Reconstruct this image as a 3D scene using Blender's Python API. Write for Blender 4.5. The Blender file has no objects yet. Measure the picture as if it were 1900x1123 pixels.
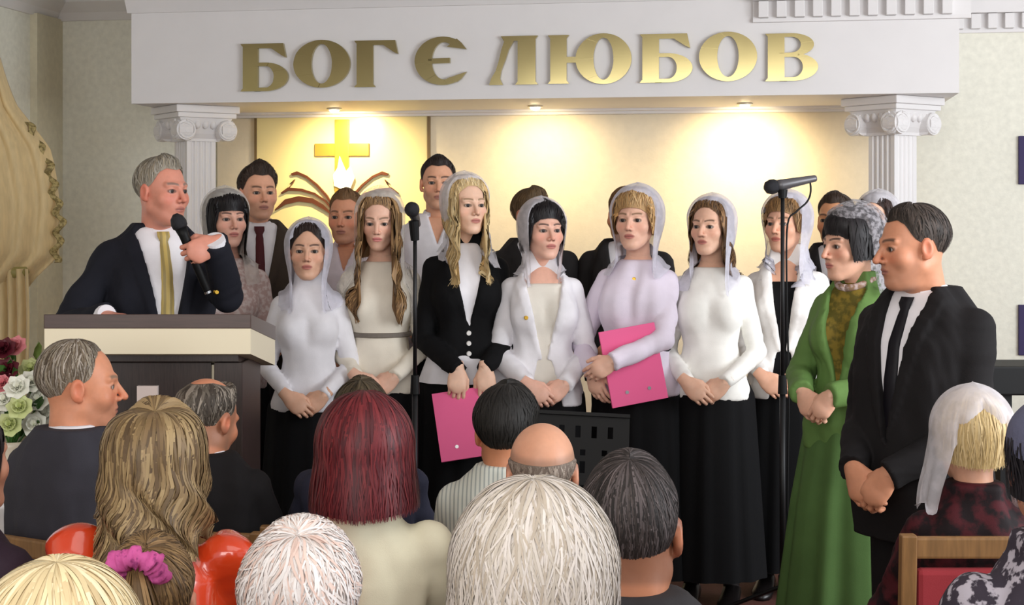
import bpy, bmesh, math, random
import numpy as np
from mathutils import Vector, Matrix

# ---------------------------------------------------------------- camera, world, lights
SC = bpy.context.scene
COL = SC.collection
F_PX, CX, HY, CAMZ = 2800.0, 950.0, 400.0, 1.72
cam_d = bpy.data.cameras.new('camera')
cam_d.sensor_width = 36.0
cam_d.lens = F_PX / 1900 * 36
cam_d.shift_y = -(1123 / 2 - HY) / 1900
cam_d.clip_end = 60
cam = bpy.data.objects.new('camera', cam_d)
cam.location = (0, 0, CAMZ); cam.rotation_euler = (math.pi / 2, 0, 0)
COL.objects.link(cam); SC.camera = cam

W = bpy.data.worlds.new('world'); SC.world = W; W.use_nodes = True
bg = W.node_tree.nodes['Background']
bg.inputs[0].default_value = (0.93, 0.95, 1.0, 1); bg.inputs[1].default_value = 0.74

def area(name, loc, target, sx, sy, power, col):
    d = bpy.data.lights.new(name, 'AREA'); d.shape = 'RECTANGLE'; d.size = sx; d.size_y = sy
    d.energy = power; d.color = col
    o = bpy.data.objects.new(name, d); COL.objects.link(o); o.location = loc
    o.rotation_euler = (Vector(target) - Vector(loc)).to_track_quat('-Z', 'Y').to_euler()
    return o
area('window_light_right', (4.4, 3.0, 2.1), (1.2, 8.4, 1.6), 3.2, 2.0, 215, (0.92, 0.96, 1.0))
area('rear_fill_light', (-1.5, -3.2, 2.5), (0, 6.5, 1.4), 4.5, 2.2, 185, (1.0, 0.97, 0.93))  # added fill behind the camera, brightens front faces and the left wall

area('ceiling_light', (0.2, 1.6, 3.17), (0.2, 1.7, 0), 2.4, 2.4, 32, (1.0, 0.97, 0.92))

vs = SC.view_settings
vs.view_transform = 'Standard'; vs.look = 'None'; vs.gamma = 1.0; vs.exposure = 0.08
vs.use_curve_mapping = False

# ---------------------------------------------------------------- helpers
def at(px, py, Y):                        # photo pixel + real distance -> place in the room
    return Vector(((px - CX) / F_PX * Y, Y, CAMZ - (py - HY) / F_PX * Y))

def lin(c):                               # 8-bit sRGB -> linear
    return tuple((v / 255 / 12.92 if v / 255 <= .04045 else ((v / 255 + .055) / 1.055) ** 2.4) for v in c)

MATS = {}
def mat(name, rgb=None, rough=.6, metal=0., attr=False, var=.0, scale=40., bump=0., bscale=None, stretch=None,
        emit=None, alpha=None, sheen=0., sss=0., col2=None, coat=0., spec=.5, contrast=None):
    if name in MATS: return MATS[name]
    m = bpy.data.materials.new(name); m.use_nodes = True; MATS[name] = m
    nt = m.node_tree; N = nt.nodes; L = nt.links
    b = N['Principled BSDF']
    b.inputs['Roughness'].default_value = rough; b.inputs['Metallic'].default_value = metal
    b.inputs['Specular IOR Level'].default_value = spec
    if sheen: b.inputs['Sheen Weight'].default_value = sheen
    if coat: b.inputs['Coat Weight'].default_value = coat; b.inputs['Coat Roughness'].default_value = .08
    c = lin(rgb) + (1,) if rgb else (.8, .8, .8, 1)
    b.inputs['Base Color'].default_value = c
    src = None
    if attr:
        a = N.new('ShaderNodeAttribute'); a.attribute_name = 'Col'; src = a.outputs['Color']
        L.new(src, b.inputs['Base Color'])
    if var or bump or col2:
        tc = N.new('ShaderNodeTexCoord'); mp = N.new('ShaderNodeMapping')
        if stretch: mp.inputs['Scale'].default_value = stretch
        L.new(tc.outputs['Object'], mp.inputs['Vector'])
        n = N.new('ShaderNodeTexNoise'); n.inputs['Scale'].default_value = scale; n.inputs['Detail'].default_value = 4
        L.new(mp.outputs['Vector'], n.inputs['Vector'])
        if col2:
            r = N.new('ShaderNodeValToRGB'); lo, hi = contrast or (.42, .58)
            r.color_ramp.elements[0].position = lo; r.color_ramp.elements[1].position = hi
            r.color_ramp.elements[0].color = c; r.color_ramp.elements[1].color = lin(col2) + (1,)
            L.new(n.outputs['Fac'], r.inputs['Fac']); L.new(r.outputs['Color'], b.inputs['Base Color'])
        elif var:
            mr = N.new('ShaderNodeMapRange')
            mr.inputs['From Min'].default_value = .3; mr.inputs['From Max'].default_value = .7
            mr.inputs['To Min'].default_value = 1 - var; mr.inputs['To Max'].default_value = 1 + var
            L.new(n.outputs['Fac'], mr.inputs['Value'])
            mx = N.new('ShaderNodeMix'); mx.data_type = 'RGBA'; mx.blend_type = 'MULTIPLY'; mx.inputs['Factor'].default_value = 1
            if src: L.new(src, mx.inputs[6])
            else: mx.inputs[6].default_value = c
            L.new(mr.outputs['Result'], mx.inputs[7]); L.new(mx.outputs[2], b.inputs['Base Color'])
        if bump:
            bp = N.new('ShaderNodeBump'); bp.inputs['Strength'].default_value = bump; bp.inputs['Distance'].default_value = .004
            n2 = n
            if bscale:
                n2 = N.new('ShaderNodeTexNoise'); n2.inputs['Scale'].default_value = bscale; n2.inputs['Detail'].default_value = 3
                L.new(mp.outputs['Vector'], n2.inputs['Vector'])
            L.new(n2.outputs['Fac'], bp.inputs['Height']); L.new(bp.outputs['Normal'], b.inputs['Normal'])
    if sss:
        b.inputs['Subsurface Weight'].default_value = sss
        b.inputs['Subsurface Radius'].default_value = (.012, .005, .003); b.inputs['Subsurface Scale'].default_value = .6
    if emit:
        b.inputs['Emission Color'].default_value = lin(emit[0]) + (1,); b.inputs['Emission Strength'].default_value = emit[1]
    if alpha is not None: b.inputs['Alpha'].default_value = alpha
    return m

def stripes(name, c1, c2, freq, frac=.25, rough=.8):
    m = mat(name, c1, rough); nt = m.node_tree; N = nt.nodes; L = nt.links
    tc = N.new('ShaderNodeTexCoord'); w = N.new('ShaderNodeTexWave'); w.bands_direction = 'X'
    w.inputs['Scale'].default_value = freq; w.inputs['Distortion'].default_value = .2
    r = N.new('ShaderNodeValToRGB'); r.color_ramp.elements[0].position = 1 - frac - .1; r.color_ramp.elements[1].position = 1 - frac + .1
    r.color_ramp.elements[0].color = lin(c1) + (1,); r.color_ramp.elements[1].color = lin(c2) + (1,)
    L.new(tc.outputs['Object'], w.inputs['Vector']); L.new(w.outputs['Fac'], r.inputs['Fac'])
    L.new(r.outputs['Color'], N['Principled BSDF'].inputs['Base Color'])
    return m

def lace(name, rgb, alpha=.5, scale=60., speck=.25):     # sheer woven cloth
    m = mat(name, rgb, .85, sheen=.3); nt = m.node_tree; N = nt.nodes; L = nt.links
    tc = N.new('ShaderNodeTexCoord'); n = N.new('ShaderNodeTexNoise'); n.inputs['Scale'].default_value = scale; n.inputs['Detail'].default_value = 3
    L.new(tc.outputs['Object'], n.inputs['Vector'])
    mr = N.new('ShaderNodeMapRange'); mr.inputs['From Min'].default_value = .4; mr.inputs['From Max'].default_value = .6
    mr.inputs['To Min'].default_value = alpha - speck; mr.inputs['To Max'].default_value = min(1, alpha + speck)
    L.new(n.outputs['Fac'], mr.inputs['Value']); L.new(mr.outputs['Result'], N['Principled BSDF'].inputs['Alpha'])
    return m

def link(o, parent=None):
    COL.objects.link(o)
    if parent: o.parent = parent
    return o
def tag(o, label=None, cat=None, group=None, kind=None):
    if label: o['label'] = label
    if cat: o['category'] = cat
    if group: o['group'] = group
    if kind: o['kind'] = kind
    return o
def empty(name, loc=(0, 0, 0), rz=0):
    o = bpy.data.objects.new(name, None); o.location = loc; o.rotation_euler = (0, 0, rz); o.empty_display_size = .1
    return link(o)

class MB:                                  # collects polygons, builds ONE mesh object
    def __init__(s): s.v = []; s.f = []
    def poly(s, vs, fs):
        k = len(s.v); s.v += [tuple(p) for p in vs]; s.f += [tuple(i + k for i in f) for f in fs]; return s
    def box(s, a, b, M=None):
        x0, y0, z0 = a; x1, y1, z1 = b
        vs = [Vector(p) for p in ((x0,y0,z0),(x1,y0,z0),(x1,y1,z0),(x0,y1,z0),(x0,y0,z1),(x1,y0,z1),(x1,y1,z1),(x0,y1,z1))]
        if M: vs = [M @ p for p in vs]
        return s.poly(vs, [(0,3,2,1),(4,5,6,7),(0,1,5,4),(1,2,6,5),(2,3,7,6),(3,0,4,7)])
    def cyl(s, a, b, r0, r1=None, n=16, caps=True):
        a = Vector(a); b = Vector(b); r1 = r0 if r1 is None else r1
        d = (b - a).normalized(); u = d.orthogonal().normalized(); w = d.cross(u)
        vs = []
        for c, r in ((a, r0), (b, r1)):
            for i in range(n):
                t = 2 * math.pi * i / n; vs.append(c + (u * math.cos(t) + w * math.sin(t)) * r)
        fs = [(i, (i + 1) % n, n + (i + 1) % n, n + i) for i in range(n)]
        if caps: fs += [tuple(range(n))[::-1], tuple(range(n, 2 * n))]
        return s.poly(vs, fs)
    def tube(s, pts, r, n=8):
        pts = [Vector(p) for p in pts]; rs = r if hasattr(r, '__len__') else [r] * len(pts)
        vs = []; u = None
        for i, p in enumerate(pts):
            d = (pts[min(i + 1, len(pts) - 1)] - pts[max(i - 1, 0)]).normalized()
            u = d.orthogonal().normalized() if u is None else (u - d * u.dot(d)).normalized()
            w = d.cross(u)
            for j in range(n):
                t = 2 * math.pi * j / n; vs.append(p + (u * math.cos(t) + w * math.sin(t)) * rs[i])
        fs = [(i*n + j, i*n + (j+1) % n, (i+1)*n + (j+1) % n, (i+1)*n + j) for i in range(len(pts) - 1) for j in range(n)]
        fs += [tuple(range(n))[::-1], tuple(range((len(pts)-1)*n, len(pts)*n))]
        return s.poly(vs, fs)
    def lathe(s, prof, c=(0, 0, 0), n=24, M=None, sx=1, sy=1):
        vs = []
        for r, z in prof:
            for j in range(n):
                t = 2 * math.pi * j / n; p = Vector((c[0] + r * sx * math.cos(t), c[1] + r * sy * math.sin(t), c[2] + z))
                vs.append(M @ p if M else p)
        m = len(prof)
        fs = [(i*n + j, i*n + (j+1) % n, (i+1)*n + (j+1) % n, (i+1)*n + j) for i in range(m - 1) for j in range(n)]
        fs += [tuple(range(n))[::-1], tuple(range((m-1)*n, m*n))]
        return s.poly(vs, fs)
    def prism(s, poly, ax, d0, d1, M=None):   # 2D outline extruded along axis ax ('x','y','z')
        def P(u, v, d): return {'x': (d, u, v), 'y': (u, d, v), 'z': (u, v, d)}[ax]
        n = len(poly); vs = [Vector(P(u, v, d0)) for u, v in poly] + [Vector(P(u, v, d1)) for u, v in poly]
        if M: vs = [M @ p for p in vs]
        fs = [tuple(range(n))[::-1], tuple(range(n, 2*n))] + [(i, (i+1) % n, n + (i+1) % n, n + i) for i in range(n)]
        return s.poly(vs, fs)
    def build(s, name, m, parent=None, smooth=False, bevel=0, fix=True):
        me = bpy.data.meshes.new(name); me.from_pydata(s.v, [], s.f)
        if fix or bevel:
            bm = bmesh.new(); bm.from_mesh(me)
            bmesh.ops.recalc_face_normals(bm, faces=bm.faces)
            if bevel: bmesh.ops.bevel(bm, geom=bm.edges[:], offset=bevel, segments=2, affect='EDGES', profile=.6)
            bm.to_mesh(me); bm.free()
        if smooth:
            me.polygons.foreach_set('use_smooth', [True] * len(me.polygons))
        me.materials.append(m); me.update()
        return link(bpy.data.objects.new(name, me), parent)

def quad_mesh(name, parts, m, parent=None):   # parts: list of (verts Nx3, quads Mx4, colours Nx3 or None)
    vs = []; qs = []; cs = []; k = 0; hascol = any(p[2] is not None for p in parts)
    for v, q, c in parts:
        vs.append(np.asarray(v, np.float32)); qs.append(np.asarray(q, np.int32) + k); k += len(v)
        if hascol: cs.append(np.ones((len(v), 3), np.float32) * (np.asarray(c, np.float32) if c is not None else .5))
    v = np.concatenate(vs); q = np.concatenate(qs)
    me = bpy.data.meshes.new(name)
    me.vertices.add(len(v)); me.vertices.foreach_set('co', v.ravel())
    me.loops.add(q.size); me.polygons.add(len(q))
    me.loops.foreach_set('vertex_index', q.ravel())
    me.polygons.foreach_set('loop_start', np.arange(0, q.size, 4, dtype=np.int32))
    me.polygons.foreach_set('use_smooth', np.ones(len(q), bool))
    me.update(calc_edges=True)
    if hascol:
        a = me.attributes.new('Col', 'FLOAT_COLOR', 'POINT')
        c = np.ones((len(v), 4), np.float32); c[:, :3] = np.concatenate(cs); a.data.foreach_set('color', c.ravel())
    me.materials.append(m)
    return link(bpy.data.objects.new(name, me), parent)

def grid_quads(n, m, wrap=False):
    i, j = np.meshgrid(np.arange(n if wrap else n - 1), np.arange(m - 1), indexing='ij')
    i2 = (i + 1) % n
    return np.stack([i * m + j, i2 * m + j, i2 * m + j + 1, i * m + j + 1], -1).reshape(-1, 4)
# ---------------------------------------------------------------- the room
# The end wall runs at a slight angle: its right end is nearer to the camera.
A2 = Vector((-2.27, 9.0)); B2 = Vector((2.43, 8.2))            # front of the beam, plan view
WD = (B2 - A2).normalized(); WN = Vector((-WD.y, WD.x))         # along the wall, into the wall
WYAW = math.atan2(WD.y, WD.x); BEAM_L = (B2 - A2).length
def wl(t, n, z): p = A2 + WD * t + WN * n; return Vector((p.x, p.y, z))    # wall coordinates -> room
WM = Matrix.Translation((A2.x, A2.y, 0)) @ Matrix.Rotation(WYAW, 4, 'Z')   # x along the wall, y into it
def wpx(px, py, n):                                             # photo pixel on the plane n behind the beam front
    k = (px - CX) / F_PX; P = A2 + WN * n
    t = (k * P.y - P.x) / (WD.x - k * WD.y)
    Y = P.y + WD.y * t
    return t, CAMZ - (py - HY) / F_PX * Y
def place(o): o.matrix_world = WM; return o

m_wall = mat('wallpaper', (234, 232, 217), .75, var=.06, scale=26, bump=.25, bscale=60)
m_niche = mat('wallpaper_warm_lit', (238, 224, 196), .7, var=.03, scale=20, bump=.15, bscale=70)  # same wallpaper as the side walls, spotlight warmth put into its colour
m_white = mat('white_plaster', (229, 226, 225), .55, var=.015, scale=6)
m_ceil = mat('ceiling_paint', (226, 222, 222), .8)
m_gold = mat('polished_brass', (172, 160, 114), .15, metal=1., var=.06, scale=5)
m_floor = mat('hall_floor', (120, 84, 52), .45, var=.2, scale=9, stretch=(1, 12, 1))
m_stage = mat('stage_carpet', (96, 52, 42), .9, var=.15, scale=90)
m_dark = mat('wenge_wood', (52, 40, 36), .42, var=.25, scale=18, stretch=(14, 14, 1), bump=.1)
m_darktop = mat('wenge_top', (78, 60, 54), .3, var=.12, scale=12, stretch=(1, 14, 14))
m_cream = mat('cream_laminate', (238, 226, 196), .4)
m_black = mat('black_metal', (20, 20, 22), .45, metal=.2)
m_blackp = mat('black_plastic', (10, 10, 11), .55, spec=.25)
m_steel = mat('steel', (180, 180, 182), .3, metal=1.)

BW = 1.0                                                        # back wall stands this far behind the beam front
SOF = 2.387; CEIL = 3.2; STG = .18
def struct(name, mb, m, parent=None, **k):
    o = mb.build(name, m, parent, **k)
    if not parent: o['kind'] = 'structure'
    return o
struct('floor', MB().box((-4.2, -4.5, -.1), (4.6, 11.5, 0)), m_floor)
# stage: one step up, its front parallel to the rows
st = struct('stage_platform', MB().box((-3.2, 4.78, .001), (3.6, 10.2, STG - .012)), mat('stage_front', (92, 66, 44), .5))
struct('stage_floor', MB().box((-3.2, 4.78, STG - .012), (3.6, 10.2, STG)), m_stage, st)
tL = -1.0; tR = 6.6
place(struct('wall_back', MB().box((tL - .1, BW + .04, 0), (tR, BW + .2, CEIL)), m_wall))
tn0 = .16; tn1 = BEAM_L - .2
place(struct('wall_niche', MB().box((tn0, BW, STG), (tn1, BW + .05, SOF)), m_niche))
# left wall with its window
lw = MB()
lw.box((tL - .12, -9.5, 0), (tL, -3.1, CEIL)); lw.box((tL - .12, -.62, 0), (tL, BW + .1, CEIL))
lw.box((tL - .12, -3.1, 0), (tL, -.62, .75)); lw.box((tL - .12, -3.1, 2.6), (tL, -.62, CEIL))
place(struct('wall_left', lw, m_wall))
place(struct('wall_left_pilaster', MB().box((tL, BW - .32, 0), (tL + .05, BW + .04, CEIL - .16)), mat('pilaster_paper', (214, 206, 180), .75, var=.05, scale=26)))
wf = MB()
for a, b in (((tL-.1,-3.1,.75),(tL-.04,-3.02,2.6)),((tL-.1,-.7,.75),(tL-.04,-.62,2.6)),((tL-.1,-3.1,.75),(tL-.04,-.62,.83)),((tL-.1,-3.1,2.52),(tL-.04,-.62,2.6)),((tL-.1,-1.9,.75),(tL-.04,-1.84,2.6))):
    wf.box(a, b)
win = struct('window_1', wf, mat('window_frame_white', (240, 240, 242), .4)); place(win)
gl = MB().box((tL - .075, -3.05, .8), (tL - .065, -.66, 2.55)).build('pane', mat('window_glass', (235, 240, 245), .05, alpha=.25), win)
# ceiling
place(struct('ceiling', MB().box((tL - .12, -9.5, CEIL), (tR, BW + .2, CEIL + .1)), m_ceil))
# the beam on two columns
beam = struct('wall_beam', MB().box((0, 0, SOF), (BEAM_L, BW, CEIL - .01)), m_white); place(beam)
# stepped moulding where soffit meets the wall
cv = MB().box((tn0, BW - .07, SOF - .03), (tn1, BW, SOF)).box((tn0, BW - .13, SOF - .014), (tn1, BW - .07, SOF))
place(struct('trim_1', cv, m_white))
# cornices
def cornice(name, x0, x1, yf, z0, depth=.1):
    m = MB()
    prof = [(yf, z0), (yf - .015, z0), (yf - .03, z0 + .03), (yf - .07, z0 + .1), (yf - depth, z0 + .12), (yf - depth, CEIL - .002), (yf, CEIL - .002)]
    m.prism(prof, 'x', x0, x1); o = struct(name, m, m_white); place(o); return o
t_d0, _ = wpx(1397, 30, -.06)
cornice('trim_2', -.02, t_d0 - .05, 0, 2.925, .12)
def dentil(name, x0, x1, yf, z0, step=.098, dep=.085):
    o = place(struct(name, MB().box((x0, yf - .02, z0), (x1, yf, CEIL - .002)).box((x0, yf - dep, z0 + .115), (x1, yf - .02, CEIL - .002)).box((x0, yf - .03, z0), (x1, yf - .02, z0 + .018)), m_white))
    n = int((x1 - x0 - .02) / step); me = None
    for i in range(n):
        xx = x0 + .03 + i * step
        if me is None:
            b = MB().box((0, 0, 0), (.055, .05, .09)).build('dentil', m_white, o, bevel=.004); me = b.data
        else: b = link(bpy.data.objects.new('dentil', me), o)
        b.location = (xx, yf - .068, z0 + .022)
    return o
dentil('trim_3', t_d0, BEAM_L + .06, 0, 2.79)
dentil('trim_4', BEAM_L + .06, tR, BW + .04, 2.83)
place(struct('trim_5', MB().prism([(BW + .04, 3.03), (BW + .02, 3.03), (BW - .02, 3.08), (BW - .1, 3.14), (BW - .1, CEIL - .002), (BW + .04, CEIL - .002)], 'x', tL, 0), m_white))
place(struct('trim_6', MB().prism([(tL, 3.03), (tL + .02, 3.03), (tL + .06, 3.08), (tL + .14, 3.14), (tL + .14, CEIL - .002), (tL, CEIL - .002)], 'y', -9.5, BW + .04), m_white))

# ------------------------------------------------ columns (square, set diagonally)
def column(t, n, label):
    root = empty('column', wl(t, n, 0), WYAW + math.pi / 4)
    tag(root, label, 'column', 'columns under the beam')
    a = .094
    ol = []                                                    # fluted square outline
    def side(p, q, nrm):
        pts = [p]; k = 4; ln = (q - p).length; e = .022; w = (ln - 2 * e) / k
        d = (q - p).normalized()
        for i in range(k):
            s0 = e + i * w + .006; s1 = e + (i + 1) * w - .006
            for j in range(6):
                u = j / 5; pts.append(p + d * (s0 + (s1 - s0) * u) - nrm * (.011 * math.sin(math.pi * u)))
        return pts
    cs = [Vector((-a, -a)), Vector((a, -a)), Vector((a, a)), Vector((-a, a))]
    ns = [Vector((0, -1)), Vector((1, 0)), Vector((0, 1)), Vector((-1, 0))]
    for i in range(4): ol += side(cs[i], cs[(i + 1) % 4], ns[i])
    MB().prism([(p.x, p.y) for p in ol], 'z', STG + .16, SOF - .2).build('shaft', m_white, root)
    MB().box((-.14, -.14, STG), (.14, .14, STG + .09)).box((-.12, -.12, STG + .09), (.12, .12, STG + .16)).build('base', m_white, root, bevel=.008)
    cap = MB().box((-.205, -.205, SOF - .045), (.205, .205, SOF - .001)).box((-.19, -.19, SOF - .075), (.19, .19, SOF - .045)).build('abacus', m_white, root, bevel=.006)
    ech = MB(); 
    ech.poly([(sx * r, sy * r, z) for r, z in ((.17, SOF - .075), (.13, SOF - .17), (.105, SOF - .21)) for sx, sy in ((-1,-1),(1,-1),(1,1),(-1,1))],
             [(i*4+j, i*4+(j+1) % 4, (i+1)*4+(j+1) % 4, (i+1)*4+j) for i in range(2) for j in range(4)] + [(0,1,2,3),(8,9,10,11)])
    ech.box((-.112, -.112, SOF - .215), (.112, .112, SOF - .19)); ech.build('echinus', m_white, root)
    for k in range(4):
        R = Matrix.Rotation(k * math.pi / 2, 4, 'Z')
        for s in (-1, 1):
            c = Vector((s * .135, -.155, SOF - .15)); m = MB()
            m.cyl(R @ (c + Vector((0, -.028, 0))), R @ (c + Vector((0, .06, 0))), .062, n=24)
            pts = []
            for i in range(46):
                th = i / 45 * 2.3 * 2 * math.pi; r = .058 - .044 * i / 45
                pts.append(R @ (c + Vector((-s * math.sin(th) * r, -.03, math.cos(th) * r))))
            m.tube(pts, .0075, 6); m.cyl(R @ (c + Vector((0, -.042, 0))), R @ c, .013, n=12)
            m.build('volute', m_white, root, smooth=False)
        m = MB()
        for j in range(3):                                     # egg moulding between the volutes
            cc = R @ Vector(((j - 1) * .05, -.15, SOF - .115)); m.lathe([(.001, -.028), (.014, -.02), (.021, 0), (.017, .02), (.001, .03)], cc, 10)
        m.build('egg_moulding', m_white, root, smooth=True)
tc1, _ = wpx(362, 230, .34); tc2, _ = wpx(1656, 215, .34)
column(tc1, .34, 'white fluted column with scroll capital behind the speaker at the lectern')
column(tc2, .34, 'white fluted column with scroll capital behind the man in the dark suit at right')

# ------------------------------------------------ spotlights in the soffit
for px, py, pw, lab in ((620, 195, 62, 'small recessed spotlight shining over the cross emblem'), (993, 190, 27, 'small recessed spotlight in the middle of the beam'), (1382, 187, 48, 'small recessed spotlight nearest the right column')):
    Y = (SOF - CAMZ) * F_PX / (HY - py); t_, _ = wpx(px, py, BW - .45); p = wl(t_, BW - .45, SOF)
    r = empty('spotlight', p); tag(r, lab, 'spotlight', 'spotlights under the beam')
    MB().lathe([(.045, 0), (.048, -.006), (.044, -.012), (.033, -.012), (.03, -.004)], n=24).build('ring', mat('spot_ring', (235, 225, 200), .3, metal=.6), r, smooth=True)
    MB().lathe([(.001, -.002), (.029, -.006), (.030, -.016), (.022, -.026), (.001, -.031)], n=20).build('bulb', mat('spot_bulb', (255, 240, 200), .3, emit=((255, 236, 190), 30)), r, smooth=True)
    d = bpy.data.lights.new('spot', 'SPOT'); d.energy = pw; d.color = (1, .79, .44); d.spot_size = math.radians(128); d.spot_blend = 1.; d.shadow_soft_size = .04
    o = link(bpy.data.objects.new('spot_beam', d)); o.location = p + Vector((0, 0, -.045))
    q = p + Vector((WN.x * .45, WN.y * .45, -.5)); o.rotation_euler = (q - o.location).to_track_quat('-Z', 'Y').to_euler()

# ------------------------------------------------ gold letters
def arc(cx, cy, rx, ry, a0, a1, n=24): return [(cx + rx * math.cos(math.radians(a0 + (a1 - a0) * i / n)), cy + ry * math.sin(math.radians(a0 + (a1 - a0) * i / n))) for i in range(n + 1)]
def strip(outer, inner):                                        # list of convex quads between two outlines
    return [[outer[i], outer[i + 1], inner[i + 1], inner[i]] for i in range(len(outer) - 1)]
def stem(x0, x1, s=.05): return [[(x0, .05), (x1, .05), (x1, .95), (x0, .95)], [(x0 - s, 0), (x1 + s, 0), (x1 + s * .2, .055), (x0 - s * .2, .055)], [(x0 - s * .2, .945), (x1 + s * .2, .945), (x1 + s, 1), (x0 - s, 1)]]
def ring(cx, w, th, y0=-.02, y1=1.02, tv=.09):
    cy = (y0 + y1) / 2; ry = (y1 - y0) / 2
    return strip(arc(cx, cy, w / 2, ry, 0, 360, 48), arc(cx, cy, w / 2 - th, ry - tv, 0, 360, 48))
def flag(x0, x1): return [[(x0, 1), (x1, 1), (x1, .9), (x0, .9)], [(x1 - .26, .91), (x1, 1), (x1 + .06, .7), (x1 - .02, .74)]]
def bowl(x0, xr, y0, y1, th, tv=.075, xs=None):                  # D-shaped bowl on a stem
    cy = (y0 + y1) / 2; ry = (y1 - y0) / 2; xm = xs or (x0 + (xr - x0) * .35)
    o = [(x0, y1)] + arc(xm, cy, xr - xm, ry, 90, -90, 24) + [(x0, y0)]
    i = [(x0, y1 - tv)] + arc(xm, cy, xr - xm - th, ry - tv, 90, -90, 24) + [(x0, y0 + tv)]
    return strip(o, i)
G = {}
G['Б'] = (1.0, stem(.07, .38) + flag(.3, .9) + bowl(.3, 1.0, 0, .6, .29))
G['О'] = (1.14, ring(.57, 1.14, .36))
G['Г'] = (.92, stem(.06, .4) + flag(.3, .86))
_o = arc(.57, .5, .57, .52, 48, 312, 40); _i = arc(.60, .5, .25, .40, 62, 298, 40)
G['Є'] = (1.08, strip(_o, _i) + [[(.28, .44), (.72, .45), (.72, .56), (.28, .55)], [(.95, .89), (.86, .97), (.66, .80), (1.06, .74)], [(.95, .11), (.86, .04), (.66, .12), (1.06, .26)]])
_l = [(.32, .93), (.25, .72), (.2, .5), (.14, .3), (.04, .13), (0, 0)]; _r = [(.52, .93), (.40, .72), (.33, .5), (.25, .3), (.22, .13), (.28, 0)]
G['Л'] = (1.04, stem(.58, .94) + [[(.24, 1), (.7, 1), (.7, .9), (.3, .9)]] + strip(_l, _r))
G['Ю'] = (1.7, stem(.07, .4) + [[(.38, .43), (.66, .43), (.66, .55), (.38, .55)]] + ring(1.14, 1.12, .36))
G['В'] = (1.06, stem(.07, .4) + bowl(.3, .98, .52, 1.0, .26) + bowl(.3, 1.06, 0, .58, .3))
LET = [('Б', 445, 535, 82, 170), ('О', 545, 650, 77, 162), ('Г', 657, 739, 76, 162), ('Є', 770, 868, 71, 157), ('Л', 908, 1003, 68, 158), ('Ю', 1015, 1172, 66, 156), ('Б', 1185, 1285, 64, 154), ('О', 1297, 1405, 62, 150), ('В', 1418, 1518, 63, 151)]
NM = ['first gold letter, shaped like a flagged B, at the left end of the inscription', 'gold round letter O second from the left in the inscription', 'gold letter shaped like an upside-down L, third in the inscription',
      'gold lone rounded E standing between the two longer words', 'gold letter with a curved left leg, first of the long right word', 'gold wide letter joining a stem and an O with a short bar', 'gold flagged letter between two round forms in the right word', 'gold round letter O next to last in the inscription', 'last gold letter, shaped like a B, at the right end']
for (ch, x0, x1, y0, y1), lab in zip(LET, NM):
    t0, z1 = wpx(x0, y0, -.02); t1, _ = wpx(x1, y0, -.02); _, z0 = wpx(x0, y1, -.02)
    w, polys = G[ch]; sx = (t1 - t0) / w; sz = z1 - z0; m = MB()
    for i, p in enumerate(polys): m.prism([(u * sx, v * sz) for u, v in p], 'y', -.028 - .0006 * (i % 7), -.004)
    o = m.build('wall_letter', m_gold); o.matrix_world = WM @ Matrix.Translation((t0, 0, z0)); tag(o, lab, 'letter', 'gold letters on the beam')

# ------------------------------------------------ emblem panel
def pp(px, py): return wpx(px, py, BW - .03)
ta, za = pp(474, 213); tb, _ = pp(795, 213)
pr = empty('emblem_panel'); place(pr); tag(pr, 'yellow glass panel with cross, flame and open book behind the choir', 'panel')
MB().box((ta, BW - .025, .9), (tb, BW - .001, za)).build('board', mat('yellow_glass', (240, 224, 164), .3, spec=.5), pr, bevel=.003)
for t in (ta, tb): MB().box((t - .008, BW - .032, .9), (t + .008, BW - .001, za)).build('edge_strip', mat('strip_brown', (120, 96, 58), .4), pr)
YB = BW - .045
def pw(px, py): return pp(px, py)
m_bronze = mat('bronze', (104, 58, 36), .35, metal=.35)
cr = MB(); (c0, k0), (c1, k1) = pw(585, 290), pw(685, 266); cr.box((c0, YB, k0), (c1, BW - .02, k1))
(c0, k0), (c1, k1) = pw(622, 372), pw(648, 222); cr.box((c0, YB - .002, k0), (c1, BW - .02, k1)); cr.build('cross', mat('cross_gold', (214, 170, 74), .3, metal=.6), pr, bevel=.003)
def leaf(pts_t, pts_b):
    a = [pw(*p) for p in pts_t]; b = [pw(*p) for p in pts_b]; m = MB()
    for i in range(len(a) - 1): m.prism([a[i], a[i + 1], b[i + 1], b[i]], 'y', YB, BW - .02)
    m.build('book_page', m_bronze, pr)
def mir(P): return [(2 * 631 - x, y) for x, y in P]
pages = [([(511, 389), (530, 370), (555, 364), (580, 368), (600, 380), (615, 395)], [(511, 391), (530, 380), (555, 374), (580, 377), (600, 388), (615, 398)]),
         ([(522, 358), (535, 348), (560, 350), (585, 358), (605, 372), (618, 388)], [(524, 360), (536, 354), (560, 355), (585, 362), (604, 375), (617, 391)]),
         ([(541, 322), (552, 318), (570, 326), (590, 342), (608, 362), (620, 382)], [(543, 326), (554, 324), (570, 331), (588, 346), (606, 366), (618, 385)]),
         ([(540, 340), (548, 333), (544, 341), (538, 348)], [(538, 342), (545, 335), (541, 344), (535, 350)])]
for a, b in pages: leaf(a, b); leaf(mir(a), mir(b))
fl = MB(); fo = [(632, 290), (644, 318), (652, 308), (660, 330), (652, 350), (638, 352), (622, 345), (620, 325), (628, 312)]
fl.prism([pw(*p) for p in fo], 'y', YB - .012, YB); fl.build('flame', mat('white_enamel', (250, 248, 240), .3), pr)

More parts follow.
